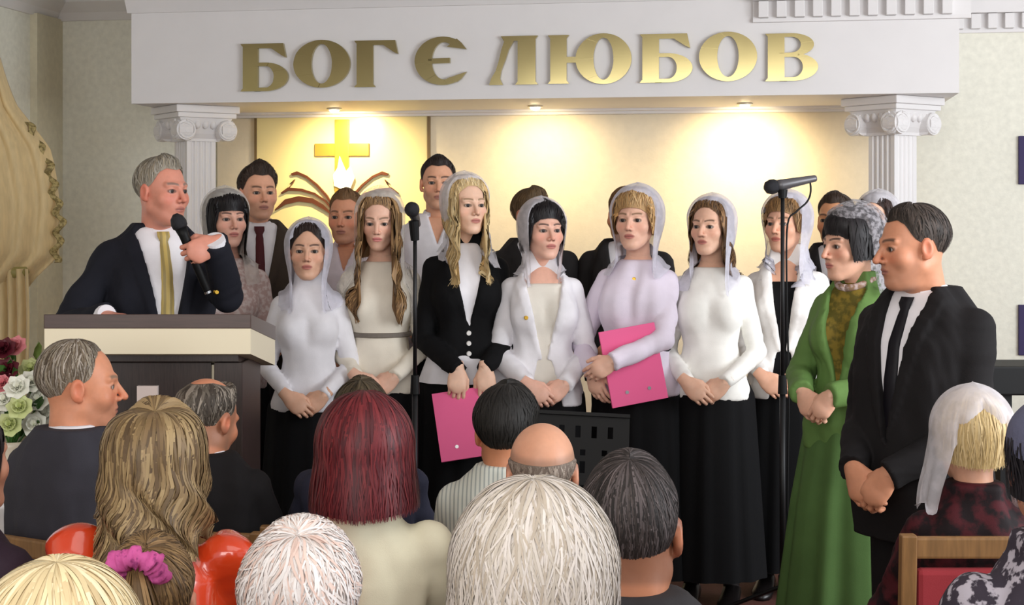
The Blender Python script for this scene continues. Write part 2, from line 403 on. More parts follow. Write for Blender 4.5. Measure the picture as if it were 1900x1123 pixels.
# ------------------------------------------------ right side: purple hangings and electric piano
for y0, y1, lab in ((252, 342, 'dark purple wall plaque high at the right edge of the photo'), (566, 660, 'dark purple wall plaque low at the right edge beside the black keyboard')):
    t, z1 = wpx(1891, y0, BW); _, z0 = wpx(1891, y1, BW)
    o = place(MB().box((t, BW + .012, z0), (t + .32, BW + .04, z1)).build('wall_plaque', mat('purple_cloth', (50, 38, 84), .7), bevel=.004)); tag(o, lab, 'plaque', 'purple wall plaques')
kr = empty('electric_piano', (2.62, 6.55, STG)); tag(kr, 'black electric piano with a small grey plate seen from behind', 'piano')
zk = CAMZ - 280 / F_PX * 6.5 - STG
MB().box((-.62, -.06, zk - .125), (.74, .26, zk)).build('case', m_blackp, kr, bevel=.008)
MB().box((-.28, -.064, zk - .05), (.02, -.058, zk - .018)).build('name_plate', mat('grey_plate', (120, 120, 122), .4), kr)
for x in (-.5, .6): MB().box((x, 0, 0), (x + .05, .2, zk - .12)).box((x - .01, -.1, 0), (x + .06, .32, .04)).build('leg', m_blackp, kr)
MB().box((-.45, .08, .3), (.6, .1, .36)).build('crossbar', m_blackp, kr)

# ------------------------------------------------ curtain on the left wall
def sheet(name, fn, nu, nv, m, parent, th=.006):
    u, v = np.meshgrid(np.linspace(0, 1, nu), np.linspace(0, 1, nv), indexing='ij')
    P = np.stack(fn(u.ravel(), v.ravel()), -1); o = quad_mesh(name, [(P, grid_quads(nu, nv), None)], m, parent)
    s = o.modifiers.new('thickness', 'SOLIDIFY'); s.thickness = th
    return o
cu = empty('curtain', (-2.98, 8.45, 0)); tag(cu, 'gold draped curtain gathered at the left window', 'curtain')
m_cur = mat('gold_curtain', (214, 190, 140), .6, var=.1, scale=14, stretch=(3, 3, .6), sheen=.3)
_vz = [0, .2, .38, .62, .8, .88, 1.]; _w = [.12, .2, .36, .44, .46, .32, .16]
def cf(u, v):
    z = 2.62 - v * 1.36; w = np.interp(v, _vz, _w)
    f = np.sin(u * 26 + v * 3) * .025 * (1 - .4 * v)
    return (-.05 + u * w + .02 * np.sin(v * 9 + u * 4), -.2 + .35 * u + f + .05 * np.sin(v * 3), z - .25 * u * np.clip(v - .62, 0, 1))
sheet('drape', cf, 60, 40, m_cur, cu)
def cf2(u, v): return (.06 + u * .2 + .01 * np.sin(v * 7), .05 + .02 * np.sin(u * 24), 1.42 - v * 1.36)
sheet('tail', cf2, 40, 12, m_cur, cu)
def cf3(u, v): 
    z = 2.25 - v * .8; w = np.interp(v, [0, .3, .7, 1], [.24, .36, .43, .40])
    return (-.045 + w + .018 * np.sin(v * 46) + u * .035, -.2 + .35 + .02 * u + .012 * np.sin(v * 46 + 1.5), z)
sheet('lace_trim', cf3, 6, 80, mat('lace_trim', (176, 158, 104), .7, col2=(120, 104, 60), scale=60), cu)
MB().lathe([(.05, -.03), (.062, 0), (.05, .03)], (.16, .08, 1.4), 16, sx=1.5, sy=.8).build('tieback', mat('tieback_olive', (150, 140, 80), .6), cu, smooth=True)
# ---------------------------------------------------------------- signed-distance modelling
f32 = np.float32
def ell(x, y, z, c, r):
    a = (x - c[0]) / r[0]; b = (y - c[1]) / r[1]; d = (z - c[2]) / r[2]
    k0 = np.sqrt(a * a + b * b + d * d); k1 = np.sqrt((a / r[0]) ** 2 + (b / r[1]) ** 2 + (d / r[2]) ** 2) + 1e-9
    return k0 * (k0 - 1) / k1
def cap(x, y, z, a, b, ra, rb):
    ab = [b[i] - a[i] for i in range(3)]; L = sum(v * v for v in ab) + 1e-12
    t = np.clip(((x - a[0]) * ab[0] + (y - a[1]) * ab[1] + (z - a[2]) * ab[2]) / L, 0, 1)
    return np.sqrt((x - a[0] - t * ab[0]) ** 2 + (y - a[1] - t * ab[1]) ** 2 + (z - a[2] - t * ab[2]) ** 2) - (ra + (rb - ra) * t)
def smin(a, b, k):
    h = np.clip(.5 + .5 * (b - a) / k, 0, 1); return b * (1 - h) + a * h - k * h * (1 - h)
def smax(a, b, k): return -smin(-a, -b, k)
def ss(e0, e1, x): t = np.clip((x - e0) / (e1 - e0), 0, 1); return t * t * (3 - 2 * t)

def nets(fn, lo, hi, h):                    # naive surface nets: field -> smooth quad mesh
    ax = [np.arange(lo[i], hi[i] + h, h, dtype=f32) for i in range(3)]
    Fd = np.broadcast_to(fn(ax[0][:, None, None], ax[1][None, :, None], ax[2][None, None, :]), [len(a) for a in ax]).astype(f32)
    S = Fd < 0; n = [s - 1 for s in S.shape]
    def sub(A, d): return A[d[0]:d[0] + n[0], d[1]:d[1] + n[1], d[2]:d[2] + n[2]]
    cn = [(i, j, k) for i in (0, 1) for j in (0, 1) for k in (0, 1)]
    cnt = sum(sub(S, d).astype(np.int8) for d in cn)
    act = (cnt > 0) & (cnt < 8); I = np.argwhere(act)
    if len(I) == 0: return np.zeros((0, 3), f32), np.zeros((0, 4), np.int32)
    idm = np.full(act.shape, -1, np.int32); idm[act] = np.arange(len(I))
    pos = np.zeros((len(I), 3), f32); num = np.zeros(len(I), f32)
    def val(d): return Fd[I[:, 0] + d[0], I[:, 1] + d[1], I[:, 2] + d[2]]
    vals = {d: val(d) for d in cn}
    for d in cn:
        for a in range(3):
            if d[a] == 0:
                e = list(d); e[a] = 1; e = tuple(e)
                va, vb = vals[d], vals[e]; m = (va < 0) != (vb < 0)
                t = np.where(m, va / (va - vb + 1e-20), 0)
                p = np.array(d, f32)[None] + t[:, None] * np.eye(3, dtype=f32)[a][None]
                pos[m] += p[m]; num[m] += 1
    V = (I + pos / num[:, None]) * h + np.array([a[0] for a in ax], f32)
    Q = []
    for a in range(3):
        b, c = (a + 1) % 3, (a + 2) % 3
        s0 = [slice(None)] * 3; s1 = [slice(None)] * 3
        s0[a] = slice(0, n[a]); s1[a] = slice(1, n[a] + 1)
        for q in (b, c): s0[q] = slice(1, n[q]); s1[q] = slice(1, n[q])
        A, B = S[tuple(s0)], S[tuple(s1)]
        E = np.argwhere(A != B)
        if not len(E): continue
        flip = A[E[:, 0], E[:, 1], E[:, 2]]
        base = E.copy(); base[:, b] += 1; base[:, c] += 1
        def cell(db, dc):
            k = base.copy(); k[:, b] += db; k[:, c] += dc; return idm[k[:, 0], k[:, 1], k[:, 2]]
        q = np.stack([cell(-1, -1), cell(0, -1), cell(0, 0), cell(-1, 0)], -1)
        q[~flip] = q[~flip][:, ::-1]; Q.append(q)
    return V.astype(f32), np.concatenate(Q)

def wob(seed, amp, f):                      # smooth pseudo-random field for cloth folds
    r = np.random.RandomState(seed); K = r.normal(size=(5, 3)) * f * np.array([1, 1, .4]); ph = r.uniform(0, 6.28, 5)
    def g(x, y, z): return amp / 2.2 * sum(np.sin(K[i, 0] * x + K[i, 1] * y + K[i, 2] * z + ph[i]) for i in range(5))
    return g

# ---------------------------------------------------------------- skull and face
EYE = (.031, .0695, .003)
def head_sdf(o, nb):
    jw, fem, nose, chub = o.get('jaw', 1.), o['fem'], o.get('nose', 1.), o.get('chub', 0.)
    def f(x, y, z):
        ax = np.abs(x)
        d = ell(x, y, z, (0, -.016, .03), (.075, .096, .086))
        d = smin(d, ell(x, y, z, (0, .028, -.035), (.059 * jw, .064, .082)), .03)
        d = smin(d, cap(ax, y, z, (.045 * jw, .0, -.058), (.017, .062, -.097), .018 + .004 * (not fem), .016), .025)
        d = smin(d, ell(x, y, z, (0, .071, -.1), (.02, .018, .016)), .02)
        d = smin(d, ell(ax, y, z, (.042 * jw, .055, -.026 - .006 * chub), (.023, .022, .022 + .008 * chub)), .022)
        if chub: d = smin(d, ell(x, y, z, (0, .03, -.100), (.038, .036, .020)), .03)
        d = smin(d, cap(ax, y, z, (.010, .083, .022), (.044, .069, .023), .0085 + .002 * (not fem), .008), .013)
        if not o.get('lo'):
            d = smax(d, -ell(ax, y, z, (.031, .099, .001), (.019, .018, .015)), .012)
            d = smin(d, ell(ax, y, z, EYE, (.0158, .0158, .0150)), .004)
            d = smax(d, -ell(ax, y, z, (.031, .088, .001), (.0138, .0125, .0058 * o.get('eye', 1.))), .002)
            d = smin(d, cap(x, y, z, (0, .084, .014), (0, .099 + .012 * nose, -.029), .0072, .0092 * nose), .009)
            d = smin(d, ell(ax, y, z, (.0105 * nose, .096, -.034), (.0080, .0105, .0070)), .006)
            d = smin(d, ell(x, y, z, (0, .072, -.062), (.03, .021, .024)), .015)
            d = smin(d, ell(x, y, z, (0, .0912, -.0578), (.021, .0070, .0046)), .004)
            d = smin(d, ell(x, y, z, (0, .0900, -.0688), (.018, .0070, .0054)), .004)
            d = smax(d, -ell(x, y, z, (0, .1005, -.0632), (.021, .0085, .0016)), .002)
        e = ell(ax - .25 * (y + .0) * 0, y, z, (.078, -.012, -.006), (.0085, .019, .031))
        e = smax(e, -ell(ax, y, z, (.0865, -.008, -.003), (.007, .011, .018)), .004)
        e = smin(e, ell(ax, y, z, (.074, -.004, -.03), (.007, .008, .008)), .006)
        d = smin(d, e, .006)
        nr = .046 if fem else .055
        d = smin(d, cap(x, y, z, (0, -.026, -.05), nb, nr, nr * 1.06 + .004 * chub), .028)
        return d
    return f

def face_col(v, o):
    s = np.array(lin(o['skin'])); x, y, z = v[:, 0], v[:, 1], v[:, 2]; ax = np.abs(x)
    c = np.tile(s, (len(v), 1)).astype(f32)
    def mix(m, col): 
        nonlocal c; c = c * (1 - m[:, None]) + np.array(col)[None] * m[:, None]
    fr = ss(.03, .06, y)
    red = lin(tuple(min(255, int(q)) for q in (o['skin'][0] * 1.0, o['skin'][1] * .78, o['skin'][2] * .74)))
    mix(.55 * o.get('ruddy', .6) * fr * np.exp(-(((ax - .04) / .02) ** 2 + ((z + .026) / .02) ** 2)), red)
    mix(.45 * o.get('ruddy', .6) * fr * np.exp(-((x / .014) ** 2 + ((z + .03) / .014) ** 2)), red)
    mix(.6 * ss(.066, .074, ax) * ss(.03, .0, np.abs(y + .01)) * ss(.05, .02, np.abs(z + .006)), red)
    lip = lin(o.get('lip', (176, 92, 88) if o['fem'] else (166, 100, 90)))
    mix(.8 * ss(.081, .086, y) * ss(1.15, .8, np.sqrt((x / .022) ** 2 + ((z + .0632) / .0108) ** 2)), lip)
    mix(.7 * ss(.078, .084, y) * ss(1.2, .6, np.sqrt((x / .022) ** 2 + ((z + .0632) / .0022) ** 2)), tuple(q * .35 for q in lip))
    bz = .0245 + .0042 * np.sin(np.clip((ax - .010) / .04, 0, 1) * 2.7)
    br = lin(o.get('brow', (70, 50, 40)))
    mix(.85 * fr * ss(.008, .013, ax) * ss(.053, .046, ax) * ss(.0065 if not o['fem'] else .0055, .002, np.abs(z - bz)), br)
    er = np.sqrt(((ax - .031) / .0165) ** 2 + ((z - .0015) / .0078) ** 2)
    mix(.75 * ss(.07, .076, y) * ss(1.25, .85, er), tuple(q * .25 for q in br))
    mix(.8 * ss(.085, .09, y) * np.exp(-(((ax - .007) / .004) ** 2 + ((z + .040) / .0035) ** 2)), tuple(s * .25))
    if not o['fem']:
        mix(.28 * o.get('beard', .6) * ss(-.03, -.05, z) * ss(.0, .03, y) * ss(-.16, -.11, z), (.12, .10, .09))
    if 'stub' in o:                          # close-cropped hair on the scalp
        hb, zlim = o['stub']; 
        m = ss(.012, -.005, z - zlim - .25 * (y + .02)) * ss(.055, .03, y) * ss(-.085, -.07, z + .25 * np.clip(y, 0, 1) * 0) * (1 - ss(.068, .074, ax) * ss(.02, .005, np.abs(z + .006)))
        mix(.45 * m, lin(hb))
    return c

def eyeball(sx, iris):
    th = np.linspace(0, math.pi, 13); ph = np.linspace(0, 2 * math.pi, 16, endpoint=False)
    T, Pn = np.meshgrid(th, ph, indexing='ij'); r = .0145
    v = np.stack([np.sin(T) * np.cos(Pn) * r + sx * EYE[0], np.cos(T) * r + EYE[1], np.sin(T) * np.sin(Pn) * r + EYE[2] - .001], -1).reshape(-1, 3)
    a = np.degrees(T).ravel(); c = np.tile(np.array([.62, .58, .55]), (len(v), 1)); c[a < 34] = lin(iris); c[a < 15] = (.01, .01, .01)
    q = grid_quads(16, 13, True); q = (q % 13) * 16 + q // 13
    return v, q, c

# ---------------------------------------------------------------- hands
HANDS = {}
def hand_mesh(pose):
    if pose in HANDS: return HANDS[pose]
    curl = {'relax': (22, 30, 22), 'clasp': (28, 38, 30), 'grip': (62, 78, 50), 'flat': (6, 10, 8), 'hold': (30, 20, 14)}[pose]
    segs = []
    for i, (bx, by, L) in enumerate(((-.030, .086, .072), (-.0095, .09, .080), (.011, .087, .075), (.030, .079, .058))):
        p = np.array([bx, by, 0.]); ang = 0; ln = (L * .45, L * .31, L * .24); rr = (.0092, .0085, .0078, .0068) if i < 3 else (.0082, .0076, .007, .006)
        spl = (bx) * 2.2
        for j in range(3):
            ang += math.radians(curl[j] + (i - 1.5) * 3); d = np.array([math.sin(spl) * .5 * math.cos(ang), math.cos(ang), -math.sin(ang)]); d /= np.linalg.norm(d)
            q = p + d * ln[j]; segs.append((p, q, rr[j], rr[j + 1])); p = q
    t0 = np.array([-.026, .022, -.004])
    if pose == 'grip': tp = [t0, (-.046, .045, -.022), (-.040, .070, -.045), (-.018, .086, -.055)]
    elif pose in ('clasp', 'hold'): tp = [t0, (-.044, .048, -.014), (-.046, .078, -.022), (-.038, .1, -.026)]
    else: tp = [t0, (-.046, .048, -.008), (-.054, .078, -.012), (-.056, .102, -.016)]
    th = [(np.array(tp[i]), np.array(tp[i + 1]), (.014, .0105, .0095)[i], (.0105, .0095, .0078)[i]) for i in range(3)]
    def f(x, y, z):
        d = ell(x, y, z, (0, .05, 0), (.042, .058, .017))
        d = smin(d, ell(x, y, z, (0, .072, .001), (.041, .022, .013)), .012)
        d = smin(d, ell(x, y, z, (0, -.01, 0), (.027, .05, .021)), .02)
        g = None
        for a, b, ra, rb in segs:
            s = cap(x, y, z, a, b, ra, rb); g = s if g is None else smin(g, s, .0018)
        d = smin(d, g, .006)
        t = None
        for a, b, ra, rb in th:
            s = cap(x, y, z, a, b, ra, rb); t = s if t is None else smin(t, s, .004)
        return smin(d, t, .008)
    V, Q = nets(f, (-.075, -.035, -.1), (.06, .178, .03), .0036)
    HANDS[pose] = (V, Q); return V, Q

def hand_at(side, wrist, fdir, pnorm, pose, k):
    V, Q = hand_mesh(pose); V = V.copy()
    if side < 0: V[:, 0] *= -1; Q = Q[:, ::-1]     # mesh is a right hand (thumb at -x, palm -z)
    y = np.array(fdir, float); y /= np.linalg.norm(y); z = -np.array(pnorm, float); z -= y * z.dot(y); z /= np.linalg.norm(z); x = np.cross(y, z)
    return V @ np.stack([x, y, z]) * k + np.array(wrist), Q

# ---------------------------------------------------------------- bodies
PROF = {0: (np.array([.78, .90, 1.02, 1.10, 1.22, 1.32, 1.385, 1.43, 1.47, 1.52]), np.array([.150, .158, .150, .152, .165, .170, .155, .112, .072, .055]), np.array([.10, .115, .112, .112, .120, .115, .098, .080, .064, .055])),
        1: (np.array([.78, .90, 1.02, 1.09, 1.19, 1.29, 1.352, 1.395, 1.43, 1.50]), np.array([.156, .158, .120, .108, .124, .131, .118, .084, .056, .046]), np.array([.11, .118, .100, .094, .102, .098, .084, .070, .055, .046]))}
def torso_field(P, off, wrap=0.):
    z0, w0, d0 = PROF[P['fem']]; k = P['k']; st = P['stout']
    def f(x, y, z):
        zz = z / k - P['dz']
        w = np.interp(zz, z0, w0) * (1 + .6 * st * np.interp(zz, [.8, 1.0, 1.3, 1.45], [1, 1, .7, 0])); d = np.interp(zz, z0, d0) * (1 + st * np.interp(zz, [.8, 1.05, 1.3, 1.45], [1, 1.2, .6, 0]))
        if wrap: 
            m = np.interp(zz, [1.0, 1.1, 1.25], [wrap, wrap, 0]); w = w + m * .6; d = d + m * .5
        w = (w * k + off).astype(f32); d = (d * k + off).astype(f32); c = (-.012 * k + np.interp(zz, [1.0, 1.3, 1.45], [.01, -.004, -.02]) * k).astype(f32)
        yy = y - c
        q = ((np.abs(x) / w) ** 2.4 + (np.abs(yy) / d) ** 2.4) ** (1 / 2.4)
        r = np.maximum((q - 1) * np.minimum(w, d), (zz - 1.50) * k)
        if P['fem']:
            b = P['bust']
            r = smin(r, ell(np.abs(x), y, z, (.068 * k, .062 * k, (1.225 + P['dz']) * k), ((.062 * b) * k + off * .6, (.056 * b) * k + off * .6, (.068 * b) * k + off * .6)), .035 * k)
        return r
    return f
def arm_field(P, off, ra=None, crease=0.):
    k = P['k']; r = ra or ((.050, .043, .030) if P['fem'] else (.058, .049, .034))
    def f(x, y, z):
        d = None
        for S, E, Wr in P['arms']:
            a = smin(cap(x, y, z, S, E, r[0] * k + off, r[1] * k + off), cap(x, y, z, E, Wr, r[1] * k + off, r[2] * k + off), .01)
            if crease:
                rr = np.sqrt((x - E[0]) ** 2 + (y - E[1]) ** 2 + (z - E[2]) ** 2); a = a + crease * np.sin(rr * 190 + 35 * x + 22 * z) * np.exp(-(rr / .085) ** 2) + .6 * crease * np.sin((x - Wr[0]) * 90 + (z - Wr[2]) * 150) * np.exp(-(((x - Wr[0]) ** 2 + (y - Wr[1]) ** 2 + (z - Wr[2]) ** 2) / .008))
            n = (Wr - E) / np.linalg.norm(Wr - E)
            a = np.maximum(a, (x - Wr[0]) * n[0] + (y - Wr[1]) * n[1] + (z - Wr[2]) * n[2])
            d = a if d is None else np.minimum(d, a)
        return d
    return f
def bounds(P, zlo, zhi, pad=.1):
    pts = np.array([p for a in P['arms'] for p in a]); k = P['k']
    lo = np.minimum(pts.min(0) - pad, [-.24 * k - pad * .3, -.2 * k, zlo]); hi = np.maximum(pts.max(0) + pad, [.24 * k + pad * .3, .24 * k, zhi]); lo[2] = max(lo[2], zlo) if zlo > pts.min(0)[2] + .3 else min(zlo, pts.min(0)[2] - .06); hi[2] = zhi
    return lo, hi

def garment(P, name, m, off=.012, hem=.82, top=1.50, sleeves=None, V=None, wrap=0., fold=.004, res=.0095, lapel=0., neck=None, cutaway=None, front_only=False, sl_off=0., seed=0):
    k = P['k']; T = torso_field(P, off, wrap); A = arm_field(P, off if sl_off is None else sl_off, sleeves, .0032) if sleeves is not None else None
    w1 = wob(seed or P['seed'], fold, 30.); w2 = wob((seed or P['seed']) + 77, fold * .3, 75.); w = lambda x, y, z: w1(x, y, z) + w2(x, y, z); dz = P['dz']; zc = lambda v: (v + dz) * k
    def f(x, y, z):
        d = T(x, y, z)
        if lapel and V:
            zv, wv = V; g = np.abs(x) - wv * k * np.clip((z - zc(zv)) / (zc(1.47) - zc(zv)), 0, 1.2)
            bw = np.interp(z, [zc(zv), zc(zv) + .12 * k, zc(1.40), zc(1.47)], [.0, .03 * k, .055 * k, .05 * k])
            d = d - (lapel * ss(0, .004, bw - g) * (y > 0)).astype(f32)
        if neck: d = smin(d, cap(x, y, z, (0, -.02 * k, zc(1.42)), P['nk'], neck[0] * k, neck[1] * k), .02)
        d = d + w(x, y, z)
        d = np.maximum(d, zc(hem) - z)
        if V:
            zv, wv = V; g = np.abs(x) - wv * k * np.clip((z - zc(zv)) / (zc(1.47) - zc(zv)), -.01, 1.3)
            cut = np.maximum(np.maximum(g, -.0 - y + .02), zc(zv) - z); d = np.maximum(d, -cut)
        if cutaway:                          # open front below: (z start, half width top, half width at hem)
            z1, wa, wb = cutaway; g = np.abs(x) - np.interp(z, [zc(hem), zc(z1)], [wb * k, wa * k]); d = np.maximum(d, -np.maximum(np.maximum(g, -y + .02), z - zc(z1)))
        if A is not None: d = smin(d, A(x, y, z) + .7 * w(y, z, x), np.interp(z, [zc(1.22), zc(1.33)], [.004, .02]).astype(f32) * k)
        if top: d = np.maximum(d, z - zc(top) - 10. * (np.abs(x) > .13 * k))
        return d
    lo, hi = bounds(P, zc(hem) - .03, (P['nk'][2] + .03) if neck else zc(top or 1.5) + .03)
    if A is None: lo = np.array([-.27 * k, -.22 * k, zc(hem) - .03]); hi = np.array([.27 * k, .26 * k, hi[2]])
    v, q = nets(f, lo, hi, res)
    P['fields'].append(f)
    return quad_mesh(name, [(v, q, None)], m, P['root'])

def front_y(f, x, z, y1=.4):                # where a garment's front surface lies
    ys = np.linspace(y1, -.05, 150); d = f(np.full_like(ys, x), ys, np.full_like(ys, z)); i = np.argmax(d < 0)
    return ys[i]
def ik(S, Wr, l1, l2, hint):
    S, Wr, hint = (np.array(v, float) for v in (S, Wr, hint)); d = Wr - S; L = np.linalg.norm(d); u = d / L; L2 = min(L, .997 * (l1 + l2)); L2 = max(L2, abs(l1 - l2) + .02)
    a = (l1 * l1 - l2 * l2 + L2 * L2) / (2 * L2); h = math.sqrt(max(l1 * l1 - a * a, 1e-6)); n = hint - u * hint.dot(u); n /= np.linalg.norm(n)
    return S, S + u * a + n * h, S + u * L2

def collide(P, pts, eps, it=3):
    if not P['fields']: return pts
    x = pts.reshape(-1, 3).astype(f32)
    def fld(q): 
        d = None
        for f in P['fields']:
            e = np.asarray(f(q[:, 0], q[:, 1], q[:, 2])); d = e if d is None else np.minimum(d, e)
        return d
    for _ in range(it):
        d = fld(x); bad = np.where(d < eps)[0]
        if not len(bad): break
        b = x[bad]; h = .008; g = np.stack([fld(b + np.eye(3, dtype=f32)[i] * h) - fld(b - np.eye(3, dtype=f32)[i] * h) for i in range(3)], -1) / (2 * h)
        n = np.linalg.norm(g, axis=1, keepdims=True) + 1e-6
        x[bad] = b + g / n * np.clip(eps - d[bad], 0, .05)[:, None]
    return x.reshape(pts.shape)

# head coverings (hair, scarves): sheets that run from the crown along meridians and then hang
def cover_path(P, s, phi, t, extra=0.):
    """phi: angle from the face (rad), t: 0 crown .. 1 end"""
    a = np.degrees(np.abs((phi + math.pi) % (2 * math.pi) - math.pi))
    th0 = np.radians(np.interp(a, *s['start'])) if 'start' in s else 0.
    th1 = np.radians(np.interp(a, *s['end'])); drop = np.interp(a, *s['drop']) if 'drop' in s else 0. * a
    Rm = .1; tot = (th1 - th0) * Rm + drop; q = t * tot
    th = th0 + np.minimum(q / Rm, th1 - th0); dd = np.maximum(q - (th1 - th0) * Rm, 0)
    off = s.get('off', .01) + extra
    if 'lift' in s: off = off + np.interp(a, *s['lift'])
    off = off * ss(1.04, .6, t * (drop < .01)) + (s.get('edge', .003)) * (drop < .01) * ss(.6, 1.04, t)
    if 'start' in s: off = off * ss(-.02, .3, t) + .0004
    tilt = math.radians(s.get('tilt', 0))
    ux, uy, uz = np.sin(th) * np.sin(phi), np.sin(th) * np.cos(phi), np.cos(th)
    uy, uz = uy * math.cos(tilt) - uz * math.sin(tilt), uy * math.sin(tilt) + uz * math.cos(tilt)
    c = s.get('c', (0, -.016, .03)); R = s.get('R', (.075, .096, .086))
    loc = np.stack([c[0] + (R[0] + off) * ux, c[1] + (R[1] + off) * uy, c[2] + (R[2] + off) * uz], -1)
    if 'fringe' in s: loc[..., 1] += s['fringe'] * np.exp(-(phi_w(phi) / .6) ** 2) * ss(.3, 1, t)
    p = P['hc'] + (loc * P['hs']) @ P['Rh'].T
    if np.any(drop > 0):
        ax = P['hc'] + np.array([0, -.03 * P['hs'], 0]); pin = s.get('pinch', .25)
        g = 1 - pin * ss(0, .16, dd); fl = s.get('flare', 0.) * ss(.05, .4, dd)
        p[..., 0] = ax[0] + (p[..., 0] - ax[0]) * (g + fl); p[..., 1] = ax[1] + (p[..., 1] - ax[1]) * (g + fl)
        if 'fwd' in s: p[..., 1] += np.interp(a, *s['fwd']) * ss(.0, .22, dd)
        if 'sway' in s: p[..., 0] += s['sway'] * ss(.0, .25, dd)
        wv = s.get('wave', 0.)
        if wv: p[..., 0] += wv * np.sin(dd * s.get('wf', 55) + phi * 5) * ss(0, .1, dd); p[..., 1] += wv * np.cos(dd * s.get('wf', 55) * .9 + phi * 7) * ss(0, .1, dd)
        p[..., 2] -= dd
    fo = s.get('fold', 0.)
    if fo: 
        n = p - P['hc']; n[..., 2] = 0; n /= np.linalg.norm(n, axis=-1, keepdims=True) + 1e-6
        p = p + n * (fo * np.sin(phi * s.get('ff', 17) + 1.3 * np.sin(dd * 9 + P['seed'])) * ss(.02, .2, dd))[..., None]
    return p
def phi_w(phi): return (phi + math.pi) % (2 * math.pi) - math.pi

def cover(P, s, name, m, col=None, strands=0, width=.005, nphi=72, nt=40, arc=None, thick=0., jit=.35, spread=.006, colvar=.25, eps=.006, cols=None, wig=.05):
    rng = np.random.RandomState(P['seed'] + len(name)); full = arc is None
    ph = np.linspace(0, 2 * math.pi, nphi, endpoint=False) if full else np.radians(np.linspace(arc[0], arc[1], nphi))
    A, T = np.meshgrid(ph, np.linspace(0.0, 1, nt), indexing='ij')
    p = cover_path(P, s, A, T, -.003 if strands else 0.)
    if 'drop' in s: p = collide(P, p, eps, 7)
    lc = None if col is None else np.array(lin(col))
    parts = [(p.reshape(-1, 3), grid_quads(nphi, nt, full), lc)]
    if strands:
        npt = 11 if 'drop' not in s else 18
        f0 = rng.uniform(ph[0], ph[-1] if not full else 2 * math.pi, strands); t0 = rng.uniform(0, .55, strands) ** 1.2; t0[: strands // 3] = 0.02; t1 = np.clip(t0 + rng.uniform(.35, 1., strands), 0, 1.0 + .03 * rng.rand(strands))
        tt = t0[:, None] + (t1 - t0)[:, None] * np.linspace(0, 1, npt)[None]
        drift = rng.normal(0, jit, strands)[:, None] * (tt - t0[:, None]) + wig * np.sin(tt * rng.uniform(4, 14, strands)[:, None] + rng.uniform(0, 6, strands)[:, None])
        ff = f0[:, None] + drift; hw = (width * rng.uniform(.5, 1.2, strands))[:, None] * (1 - .75 * np.linspace(0, 1, npt)[None] ** 3) / 2 / (.085)
        hw = hw / np.clip(np.sin(np.clip(tt, .12, 1) * 1.6), .2, 1)
        ex = rng.uniform(0, spread, strands)[:, None] * np.sin(np.linspace(.1, 2.9, npt))[None] + .0006
        L_ = cover_path(P, s, ff - hw, tt, ex); R_ = cover_path(P, s, ff + hw, tt, ex)
        if 'drop' in s:
            L_ = collide(P, L_, eps + .004, 6); R_ = collide(P, R_, eps + .004, 6)
        v = np.stack([L_, R_], 2).reshape(-1, 3)
        i, j = np.meshgrid(np.arange(strands), np.arange(npt - 1), indexing='ij'); b = (i * npt + j) * 2
        q = np.stack([b, b + 1, b + 3, b + 2], -1).reshape(-1, 4)
        if cols: cc = np.array([lin(c) for c in cols])[rng.randint(0, len(cols), strands)]
        else: cc = np.tile(lc, (strands, 1))
        cc = np.clip(cc * (1 + colvar * rng.normal(0, 1, (strands, 1))), .003, 1)
        parts.append((v, q, np.repeat(cc, npt * 2, 0)))
    o = quad_mesh(name, parts, m, P['root'])
    if thick:
        sd = o.modifiers.new('thickness', 'SOLIDIFY'); sd.thickness = thick
    return o

m_skin = mat('skin', None, .48, attr=True, var=.04, scale=60, sss=.12, spec=.4)
m_hair = mat('hair', None, .5, attr=True, spec=.35)
m_hairm = mat('hair_matte', None, .62, attr=True, spec=.3)

# hair shapes (angles from crown, by angle from the face)
SH = dict(
    man=dict(end=([0, 32, 52, 68, 82, 100, 118, 150, 180], [57, 53, 64, 92, 104, 98, 126, 146, 148]), off=.012, edge=.002, lift=([0, 40, 70, 110, 180], [.008, .006, -.003, -.005, -.002])),
    bangs=dict(end=([0, 38, 50, 60, 180], [84, 86, 92, 96, 96]), drop=([0, 46, 58, 180], [0, 0, .10, .12]), off=.016, lift=([0, 45, 180], [.004, .002, .004]), pinch=.05, fringe=.006),
    part=dict(end=([0, 20, 42, 58, 66, 180], [52, 54, 68, 90, 96, 96]), drop=([0, 52, 64, 180], [0, 0, .10, .12]), off=.014, pinch=.05),
)
def shp(base, **k): d = dict(SH[base]); d.update(k); return d

